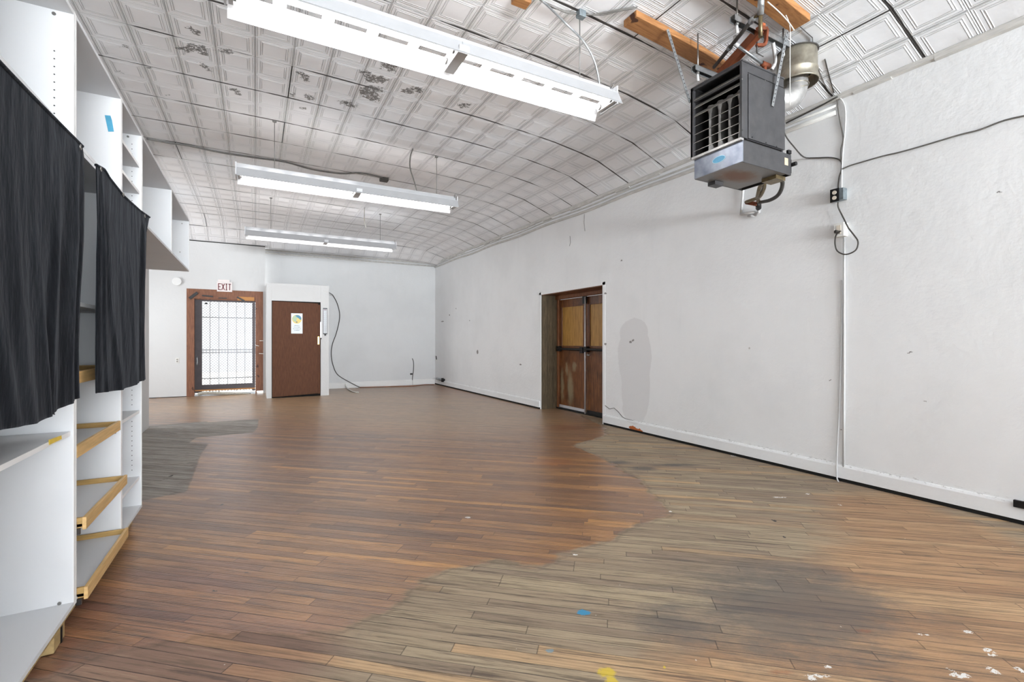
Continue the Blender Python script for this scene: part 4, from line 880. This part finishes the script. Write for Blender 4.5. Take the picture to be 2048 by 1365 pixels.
# ---------------------------------------------------------------- ceiling cables and boxes
cord('ceiling_cable', [atC(a, b, .012) for a, b in ((293, 277), (335, 285), (377, 291), (443, 305), (516, 316), (571, 324), (626, 339), (681, 347), (721, 346), (765, 355))], .011, m_cable, 'long grey cable stapled across the ceiling to a junction box', n=4)
q = atC(768, 356, 0); m = MB(); m.box(q.x - .06, q.x + .06, q.y - .05, q.y + .05, q.z - .05, q.z + .0); tag(m.build('junction_box', m_cabledark, bevel=.006), 'dark junction box on the ceiling at the end of the long grey cable', 'junction box')
q = atC(1162, 22, 0); m = MB(); m.box(q.x - .03, q.x + .03, q.y - .025, q.y + .025, q.z - .05, q.z); tag(m.build('junction_box', m_galvbox, bevel=.003), 'small blue grey box on the ceiling above the near light', 'junction box')
cord('ceiling_cable', [atC(a, b, .014) for a, b in ((1065, -15), (1092, 8), (1120, 19), (1150, 27), (1180, 29), (1215, 24), (1240, 19), (1275, 14))], .006, m_cable, 'grey cable pair running from the top edge to the first timber board', n=4)
cord('ceiling_cable', [atC(a, b, .02) for a, b in ((1095, 8), (1130, 24), (1160, 28), (1205, 29), (1235, 22), (1270, 16))], .005, m_cable, 'second thin cable beside the box above the near light', n=4)
q = atC(1048, -4, .0); m = MB(); m.box(q.x - .08, q.x + .045, q.y - .035, q.y + .055, q.z - .04, q.z); s = m.build('wooden_block', m_lumber, bevel=.006); tag(s, 'small wooden block on the ceiling at the top edge', 'block')

# ---------------------------------------------------------------- timber boards that carry the heater
def board(y, x0, x1, w, label, round_end=False):
    m = MB(); n = 10
    for k in range(n):
        xa = x0 + (x1 - x0) * k / n; xb = x0 + (x1 - x0) * (k + 1) / n
        za, zb = zc(xa, y) - .006, zc(xb, y) - .006
        m.add([(xa, y - w, za - .05), (xb, y - w, zb - .05), (xb, y + w, zb - .05), (xa, y + w, za - .05), (xa, y - w, za), (xb, y - w, zb), (xb, y + w, zb), (xa, y + w, za)],
              [(0,3,2,1),(4,5,6,7),(0,1,5,4),(2,3,7,6)] + ([(0,4,7,3)] if k == 0 else []) + ([(1,2,6,5)] if k == n - 1 else []))
    o = m.build('timber_board', m_lumber, bevel=.004); return tag(o, label, 'board', 'timber boards on the ceiling above the heater')
board(2.70, 2.49, 3.75, .07, 'long raw timber board fixed to the ceiling, left of the two above the heater')
board(2.03, 2.2, 3.53, .075, 'raw timber board fixed to the ceiling at the top edge, right of the pair')

# ---------------------------------------------------------------- gas unit heater
HX0, HX1, HY0, HY1, HZ0, HZM, HZ1 = 3.10, 3.585, 2.19, 2.62, 2.50, 2.662, 3.235
h = thing('unit_heater', ((HX0 + HX1) / 2, (HY0 + HY1) / 2, HZ0), 'dark grey gas unit heater hanging from the ceiling by the right wall', 'heater')
m = MB()   # casing: open towards -X
m.box(HX0, HX1, HY0, HY0 + .012, HZM + .012, HZ1 - .06); m.box(HX0 - .02, HX1, HY1 - .012, HY1 + .02, HZM, HZ1)
m.box(HX0 - .02, HX1, HY0 - .012, HY1 + .02, HZ1 - .012, HZ1); m.box(HX1 - .012, HX1, HY0, HY1, HZM, HZ1)
m.box(HX0 - .02, HX1, HY0 - .006, HY0, HZ1 - .075, HZ1 - .0); m.box(HX0 - .02, HX0 + .045, HY0 - .008, HY0 + .012, HZM + .012, HZ1 - .02)
m.box(HX0 + .05, HX1 + .005, HY0 - .012, HY0 - .001, HZM + .015, HZ1 - .085)
m.box(HX0 - .02, HX0, HY0 - .005, HY1 + .02, HZ1 - .03, HZ1 - .012); m.box(HX0 - .015, HX0, HY0, HY1 + .02, HZ1 - .125, HZ1 - .105)
m.box(HX0 - .02, HX0, HY1, HY1 + .02, HZM, HZ1)
cas = m.build('casing', m_darksteel, h, bevel=.003)
m = MB(); m.box(HX0 + .2, HX0 + .21, HY0 + .013, HY1 - .013, HZM, HZ1 - .02); m.box(HX0, HX0 + .2, HY0 + .013, HY1 - .013, HZ1 - .1, HZ1 - .09); m.box(HX0, HX1 - .02, HY0 + .013, HY1 - .013, HZM + .001, HZM + .006); m.box(HX0 + .001, HX1 - .02, HY0 + .0125, HY0 + .0145, HZM, HZ1 - .02); m.box(HX0 + .001, HX1 - .02, HY1 - .0145, HY1 - .0125, HZM, HZ1 - .02); m.build('inner_box', m_inner, h)
for k in range(4):   # heat exchanger tubes
    y = HY0 + .075 + k * .088; m = MB(); n = 12; P = []
    prof = [(0, .014), (.12, .022), (.3, .015), (.5, .010), (.7, .013), (.86, .016), (.93, .03), (1, .034)]
    for i in range(n + 1):
        tt = i / n; w = interp(tt, prof); z = HZM + .01 + tt * .40; dp = .05 if tt < .85 else .05 + (tt - .85) * .2
        P.append([(HX0 + .075 + (.03 if tt < .2 else 0), y - w * .8, z), (HX0 + .06, y, z), (HX0 + .075, y + w * .8, z), (HX0 + .19, y + w, z), (HX0 + .19, y - w, z), (HX0 + .075 + (.03 if tt < .2 else 0), y - w * .8, z)])
    m.sheet(P); m.build('heat_exchanger_tube', m_alum, h)
for k in range(7):   # louvers
    z = HZM + .055 + k * .066 + (.01 if k > 3 else 0); m = MB()
    tilt = (.35, .35, .35, .45, 1.0, 1.0, .9)[k]; dx, dz = .034 * math.cos(tilt), .034 * math.sin(tilt)
    m.prism([(HX0 - .018, HY0 - .003, z), (HX0 - .018 + dx, HY0 - .003, z + dz), (HX0 - .018 + dx, HY0 - .003, z + dz + .003), (HX0 - .018, HY0 - .003, z + .003)], (0, HY1 - HY0 + .018, 0)); m.build('louver', m_louver, h)
m = MB(); m.box(HX0 - .022, HX0 + .01, HY0 + .0, HY1 + .01, HZM - .004, HZM + .014); m.build('sill', m_alum, h)
m = MB(); m.box(HX0, HX0 + .006, HY0, HY1, HZ0 + .004, HZM - .004); fp = m.build('front_panel', m_heatfront, h, bevel=.002)
yc_, zc_ = atX(1438, 318.5, HX0).y, atX(1438, 318.5, HX0).z
def oval(m, ry, rz, x): m.prism([(x, yc_ + ry * math.cos(t), zc_ + rz * math.sin(t)) for t in [2*math.pi*k/28 for k in range(28)]], (-.0015, 0, 0))
m = MB(); oval(m, .058, .026, HX0 - .001); bd = m.build('badge', m_badgering, fp); m = MB(); oval(m, .053, .0215, HX0 - .0025); m.build('badge_face', m_badge, bd)
m = MB()
for k in range(7): m.box(HX0 - .005, HX0 - .0035, yc_ - .036 + k * .011, yc_ - .030 + k * .011, zc_ - .004, zc_ + .006)
HX2 = 3.69
m = MB(); m.box(HX0 + .006, HX2, HY0, HY0 + .008, HZ0, HZM); m.box(HX0 + .006, HX2, HY1 - .008, HY1, HZ0, HZM); m.box(HX2 - .006, HX2, HY0, HY1, HZ0, HZM); m.build('base_side', m_darksteel, h, bevel=.002)
m = MB(); m.box(HX0 + .002, HX2 - .06, HY0 + .002, HY1 - .002, HZ0 + .002, HZ0 + .008); mo = MB(); mo.v = m.v; mo.f = m.f
pan = m.build('burner_pan', m_pan, h)
pan.data.transform(Matrix.Translation(-(Vector(((HX0 + HX2) / 2, (HY0 + HY1) / 2, 0)) - Vector((h['_o'][0], h['_o'][1], 0))))); pan.location = Vector(((HX0 + HX2) / 2, (HY0 + HY1) / 2, 0)) - Vector((h['_o'][0], h['_o'][1], 0))
m = MB(); m.box(HX0 + .16, HX0 + .26, HY1 - .07, HY1 + .0, HZ0 - .03, HZ0); m.build('air_shutter', m_darksteel, h)
a = atY(1572.5, 323, HY0); m = MB(); m.box(a.x - .022, a.x + .022, HY0 - .0015, HY0, a.z - .028, a.z + .028); m.build('rating_label', m_sticker, h)
m = MB(); m.box(HX2, HX2 + .04, HY0 + .02, HY0 + .1, HZ0 + .03, HZ0 + .14); m.tube([(HX2 + .02, HY0 + .03, HZ0 + .09), (HX2 + .02, HY0 - .03, HZ0 + .09)], .016, 10); m.box(HX2 - .05, HX2 - .01, HY0 - .01, HY0 + .01, HZM, HZM + .03); m.build('gas_valve', m_black, h, bevel=.003)
for (px, py) in ((1484, 158), (1484, 260), (1504, 274), (1532, 285), (1553, 293), (1530, 161)):
    a = atY(px, py, HY0 - .012); m = MB(); m.tube([a, a - Vector((0, .003, 0))], .005, 8, False); m.build('screw', m_screw if py < 200 else m_black, h)
def strap(a, b, w, lab=None):
    m = MB(); m.bar(a, b, .004, w, (1, 0, 0)); o = m.build('hanging_strap', m_galvclean, h)
    a, b = Vector(a), Vector(b); L = (b - a).length; d = (b - a).normalized(); n = int(L / .03); m = MB()
    for k in range(n):
        p = a + d * (.02 + k * .03); m.tube([p - Vector((0, .0035, 0)), p + Vector((0, .0035, 0))], .005, 6, False)
    m.build('strap_hole', m_hole, o)['kind'] = 'stuff'
a = atZ(1575, 60, zc(3.5, 2.08) - .058); strap(a, atY(1545, 212, HY0 - .018), .028)
a = atZ(1335, 58, zc(2.8, 2.65) - .058); strap(a, (HX0 - .012, HY1 + .03, 3.13), .026)
# flue with draft hood and elbow
FX, FY = 3.80, 2.21
fl = thing('flue_pipe', (FX, FY, 3.0), 'round galvanised draft hood and flue elbow behind the heater', 'flue')
m = MB()
def ring(cx_, cy_, prof, n=28, wob=0):
    P = [[(cx_ + r * math.cos(t), cy_ + r * math.sin(t), z) for t in [2*math.pi*k/n for k in range(n+1)]] for (r, z) in prof]; m.sheet(P)
ring(FX, FY, [(.135, 3.51), (.14, 3.50), (.142, 3.36), (.147, 3.35), (.147, 3.335), (.142, 3.33), (.15, 3.27), (.153, 3.262), (.148, 3.255), (.146, 3.262), (.138, 3.33), (.12, 3.34)]); m.build('draft_hood', m_galv, fl)
m = MB(); m.tube(spline([(FX - .01, FY, 3.42), (FX - .012, FY, 3.28), (FX - .03, FY, 3.19), (FX - .09, FY + .01, 3.12), (FX - .17, FY + .05, 3.10), (HX1 - .01, FY + .08, 3.10)], 5), [.085]*1 + [.085] * 25, 20, True, False)
m.build('elbow', m_alum, fl)
m = MB()
for tt, zz_ in ((0, 3.235), (1, 3.20)): m.tube([(FX - .012 - .012*tt + .089 * math.cos(a_), FY + .089 * math.sin(a_), zz_ + .03 * math.cos(a_) * tt) for a_ in [2*math.pi*k/24 for k in range(25)]], .004, 6)
m.build('crimp_ring', m_galv, fl)
m = MB(); m.tube([(FX + .146 * math.cos(t), FY + .146 * math.sin(t), 3.50) for t in [2*math.pi*k/28 for k in range(29)]], .005, 6); m.build('band', m_cabledark, fl)
m = MB(); m.box(HX1 - .012, HX1 + .05, 2.25, 2.55, HZM + .12, HZ1 - .05); m.build('blower_box', m_black, h, bevel=.006)

# steel struts, beam, clamp and pipes above the heater
def strut(y, x0, x1, z, lab):
    s = thing('steel_strut', ((x0+x1)/2, y, z), lab, 'strut', 'galvanised struts above the heater'); m = MB()
    m.box(x0, x1, y - .022, y + .022, z + .038, z + .042); m.box(x0, x1, y - .022, y - .018, z, z + .04); m.box(x0, x1, y + .018, y + .022, z, z + .04); m.build('channel', m_galvclean, s)
    for x in (x0 + .05, x1 - .06):
        m = MB(); m.tube([(x, y, z - .012), (x, y, zc(x, y) - .004)], .006, 8); m.tube([(x, y, z - .014), (x, y, z + .002)], .014, 6, False); m.build('threaded_rod', m_screw, s)
        m = MB(); m.tube([(x, y + .005, z - .01), (x + .004, y, z - .07)], .011, 8); m.build('clevis', m_paintpipe, s)
strut(2.15, 2.93, 3.58, 3.44, 'galvanised slotted strut above the near edge of the heater'); strut(2.56, 3.02, 3.62, 3.325, 'galvanised slotted strut above the far edge of the heater')
m = MB(); m.bar((3.40, 2.66, 3.40), (3.20, 2.10, 3.455), .045, .075); tag(m.build('timber_beam', m_orangebeam, bevel=.004), 'red brown timber strut wedged across between the boards above the heater', 'beam')
s = thing('gas_pipe', (3.2, 2.4, 3.4), 'dark iron gas pipe with elbows passing between the ceiling boards', 'pipe')
PA, PB = atY(1428, 134, 2.62), atY(1507, 36, 2.04)
m = MB(); m.tube([PA, PB], .014, 10); m.build('pipe', m_cabledark, s)
m = MB(); m.tube([PB - (PB - PA) * .06, PB, PB + Vector((.02, -.01, .01))], .021, 10); m.build('elbow', m_galvclean, s); m = MB(); m.tube([PA.lerp(PB, .42), PA.lerp(PB, .46)], .02, 10); m.build('coupling', m_galvclean, s)
PC = atY(1521, 30, 2.0); m = MB(); m.tube([PB, PC, PC + Vector((0, 0, -.15))], .014, 10); m.build('drop_pipe', m_brass, s)
m = MB(); m.tube([PC, atY(1523, -20, 1.96)], .022, 10); m.build('riser', m_galvclean, s)
s = thing('c_clamp', (3.3, 2.05, 3.3), 'rusty C clamp gripping the timber strut above the heater', 'clamp')
cl = [atY(a, b, 2.08) for a, b in ((1514, 57), (1534, 57), (1532, 82), (1528, 90), (1513, 90))]
m = MB()
for a, b in zip(cl, cl[1:]): m.bar(a, b, .022, .022, (0, 1, 0))
m.build('frame', m_rust, s, bevel=.004)
m = MB(); q = atY(1514, 84, 2.08); q2 = atY(1514, 106, 2.08); m.tube([q, q2], .006, 8); m.tube([q2, atY(1527, 113, 2.06)], .003, 6); m.build('screw_handle', m_cabledark, s)
s = thing('steel_pipe', (3.2, 2.2, 3.2), 'bright galvanised pipe ending at the fittings on top of the heater', 'pipe')
m = MB(); pa, pb = atY(1471, 88, 2.30), atY(1524, 126, 2.24); m.tube([pa, pb], .011, 10); m.build('pipe', m_galvclean, s)
m = MB(); m.tube([pa + Vector((0, 0, .06)), pa, pa.lerp(pb, .1)], .017, 10); m.build('elbow', m_paintpipe, s)
m = MB(); m.tube([pb, pb.lerp(pa, -.12)], .02, 8); m.tube([pb + Vector((.03, 0, .01)), pb + Vector((.03, 0, -.12))], .016, 8); m.tube([pb.lerp(pa, -.05), pb + Vector((.09, 0, .0))], .02, 8); m.build('fitting', m_rust, s)
pw = atY(1546, 85, 2.16); m = MB(); m.tube(spline([pw, atY(1549, 105, 2.18), atY(1550, 125, 2.22), atY(1543, 139, 2.24)], 5), .013, 8); m.build('bent_pipe', m_paintpipe, s)
# black wire and thin cords near the flue
cord('thin_wire', [atY(1572, 30, 1.95), atY(1580, 55, 2.0), atY(1580, 110, 2.02), atY(1580, 210, 2.04)], .0028, m_cablewhite, 'thin white cord hanging straight down past the flue', 'wire', n=4)
cord('thin_wire', [atC(1595, 48, .006), atC(1608, 60, .006), atC(1625, 75, .006)], .003, m_cabledark, 'dark wire stapled to the ceiling right of the second board', 'wire', n=4)
cord('thin_wire', [atC(1625, 75, .006), atC(1628, 110, .006), atC(1640, 145, .006), atC(1656, 180, .006), atX(1672, 192, XW - .02)], .003, m_cable, 'grey wire running from the staple down to the wall corner', 'wire', n=4)
cord('thin_wire', [atC(1650, 118, .006), atC(1658, 150, .006), atC(1668, 185, .006)], .004, m_cabledark, 'short dark wire on the ceiling just above the wall node', 'wire', n=4)
cord('thin_wire', [atZ(1535, 3, 3.45), atZ(1560, 25, 3.44), atZ(1578, 45, 3.44), atZ(1588, 60, 3.42)], .004, m_cablewhite, 'white cord looping over the end of the second board', 'wire', n=4)

# gas hose below the heater
s = thing('gas_hose', (3.7, 2.4, 2.3), 'brass and black flexible gas hose looping below the heater', 'hose')
def hz(px, py, t): return atX(px, py, 3.60 + .75 * t)
m = MB(); m.tube(spline([hz(1551, 348, 0), hz(1554, 355, .1), hz(1561, 358, .18), hz(1565, 366, .25), hz(1562, 380, .38), hz(1554, 392, .5), hz(1540, 400, .62), hz(1528, 403, .75), hz(1519, 404.5, .85)], 5), .016, 10); m.build('dark_hose', m_cabledark, s)
m = MB(); m.tube(spline([hz(1553, 356, .1), hz(1540, 361, .18), hz(1528, 364, .25), hz(1520, 373, .35), hz(1516, 388, .5), hz(1515, 396, .7), hz(1518, 404, .85)], 5), .017, 10); m.tube(spline([hz(1529, 366, .3), hz(1528, 376, .4), hz(1521, 391, .55), hz(1514, 396, .7), hz(1500, 401, .75), hz(1492, 404, .8)], 5), .016, 10); m.build('brass_hose', m_brass, s)
m = MB(); m.box(3.56, 3.68, HY0 + .04, HY0 + .16, HZ0 - .03, HZ0); m.tube([hz(1551, 345, 0), hz(1540, 358, .15)], .026, 8); m.build('coupling', m_brass, s)
m = MB(); m.tube([hz(1492, 404, .8), hz(1503, 406, .82), hz(1512, 408, .88)], .021, 8); m.build('fitting', m_rust, s)
m = MB(); m.tube([hz(1512, 406, .88), hz(1517, 410, .92), hz(1517, 416, .98)], .026, 10); m.build('shutoff_valve', m_black, s)
s = thing('wall_pipe', (XW - .03, 3.0, 2.0), 'white painted pipe with elbows on the wall under the heater', 'pipe')
XP = XW - .025
m = MB(); m.tube([hz(1517, 414, .98), atX(1518, 424, XP), atX(1510, 430, XP)], .016, 8); m.tube([atX(1510, 424, XP), atX(1482, 428, XP)], .014, 8); m.tube([atX(1510, 431, XP), atX(1496, 432, XP)], .012, 8); m.build('elbow', m_paintpipe, s)
m = MB(); m.tube([atX(1482, 430, XP), atX(1487, 372, XP), Vector(atX(1487, 372, XP)) + Vector((0, 0, .35))], .012, 8); m.build('riser', m_paintpipe, s)

# ---------------------------------------------------------------- right wall: outlets, conduits, wires
XS = XW - .01
def wp(px, py, o=.0): return atX(px, py, XS - o)
s = thing('black_outlet', wp(1681, 402), 'black duplex outlet box high on the right wall', 'outlet')
a, b = wp(1670, 378), wp(1693, 404)
m = MB(); m.box(XS - .05, XS + .01, b.y, a.y, wp(1681, 402).z, wp(1681, 379).z); m.build('box', m_galvbox, s, bevel=.002)
m = MB(); y0_, y1_ = b.y + .03, a.y + .012; z0_, z1_ = wp(1681, 404).z, wp(1681, 378).z; m.box(XS - .056, XS - .05, y0_, y1_, z0_, z1_); m.build('cover_plate', m_black, s, bevel=.002)
for f_ in (.3, .7):
    m = MB(); yy_ = (y0_ + y1_) / 2; zz_ = z0_ + (z1_ - z0_) * f_; m.tube([(XS - .06, yy_, zz_), (XS - .055, yy_, zz_)], .017, 12); m.build('socket', m_ivory, s)
s = thing('white_outlet', wp(1684, 474), 'white metal outlet box with a plugged in cord on the right wall', 'outlet')
y0_, y1_ = wp(1694, 460).y, wp(1674, 460).y; z0_, z1_ = wp(1684, 474).z, wp(1684, 447).z
m = MB(); m.box(XS - .05, XS + .01, y0_, y1_, z0_, z1_); m.build('box', m_box_w, s, bevel=.003)
m = MB(); m.box(XS - .053, XS - .05, (y0_+y1_)/2 - .016, (y0_+y1_)/2 + .016, z0_ + .02, z1_ - .02); m.build('receptacle', m_ivory, s)
m = MB(); m.tube([(XS - .052, (y0_+y1_)/2, z0_ + .035), (XS - .085, (y0_+y1_)/2 + .01, z0_ + .04)], .014, 8); m.build('plug', m_cabledark, s)
cord('plug_cord', [wp(1676, 404, .04), wp(1676.5, 414, .03), wp(1684, 430, .02), wp(1691, 444, .03), wp(1697, 456, .04), wp(1708, 470, .04), wp(1716, 483, .04), wp(1713, 498, .04), wp(1702, 506, .04), wp(1688, 508.5, .04), wp(1675, 502, .04), wp(1670.5, 490, .05), wp(1671, 474, .06), wp(1676, 465, .08), wp(1682, 462, .085)], .0055, m_cabledark, 'dark cord looping from the black outlet around the white outlet', 'cord')
cord('wall_cable', [wp(2060, 229), wp(2010, 240), wp(1960, 259), wp(1920, 269), wp(1850, 290), (wp(1800, 304)), wp(1765, 312), wp(1720, 325), wp(1700, 331), wp(1684, 338)], .0055, m_cable, 'long grey cable sagging across the right wall to the window side', n=4)
cord('wall_cable', [atX(1567, 262, 3.66), atX(1574, 276, 3.85), atX(1586, 291, 4.1), wp(1607, 313.5, .03), wp(1630, 315.5), wp(1662, 315), wp(1681, 321), wp(1683, 338), wp(1679, 352), wp(1677, 366), wp(1676.5, 379, .03)], .0055, m_cabledark, 'dark cable from the heater along the wall down to the black outlet', n=4)
cord('wall_cable', [wp(1675, 192), wp(1676, 215), wp(1680, 240), wp(1685, 265), wp(1686, 280), wp(1682, 300), wp(1682, 322)], .005, m_cable, 'grey cable hanging down the wall from the ceiling corner node', n=4)
cord('wall_cable', [wp(1676, 192), wp(1687, 205), wp(1691, 225), wp(1690, 262), wp(1687, 290), wp(1684, 330), wp(1683, 380)], .0055, m_paintpipe, 'white painted cable down the wall beside the grey one', n=4)
cord('conduit', [wp(1688.5, 474, .01), wp(1688.5, 700), wp(1687.5, 934)], .009, m_paintpipe, 'straight white conduit down the right wall below the white outlet', 'conduit', n=2)
cord('conduit', [wp(1683, 560, .002), wp(1682, 700), wp(1678, 830), wp(1674, 910, .01), wp(1673.5, 945, .02), wp(1676, 962, .03), wp(1690, 976, .03), wp(1730, 992, .025), wp(1800, 1012, .02), wp(1900, 1038, .02), wp(2060, 1080, .02)], .0055, m_paintpipe, 'thin white cable turning along the baseboard toward the camera', 'cable', n=5)
cord('crown_wires', [wp(1675, 193, .03), wp(1640, 212, .03), wp(1600, 232, .02), wp(1572, 246, .02)], .007, m_cabledark, 'dark wires along the wall top between the heater and the corner node', 'wire', n=4)
s = thing('door_bumper', wp(2040, 1010), 'black bar fixed low on the right wall at the right edge', 'bracket'); a, b = atX(2027, 999, XW - .03), atX(2075, 1020, XW - .03)
m = MB(); m.box(XW - .04, XW - .018, b.y, a.y, atX(2030, 1014, XW - .03).z, a.z); m.build('bar', m_black, s, bevel=.003)
m = MB(); m.box(XW - .02, XW - .001, b.y, b.y + .03, atX(2030, 1012, XW - .03).z, a.z); m.build('mount', m_black, s)

for o in list(bpy.data.objects):
    if '_o' in o: del o['_o']
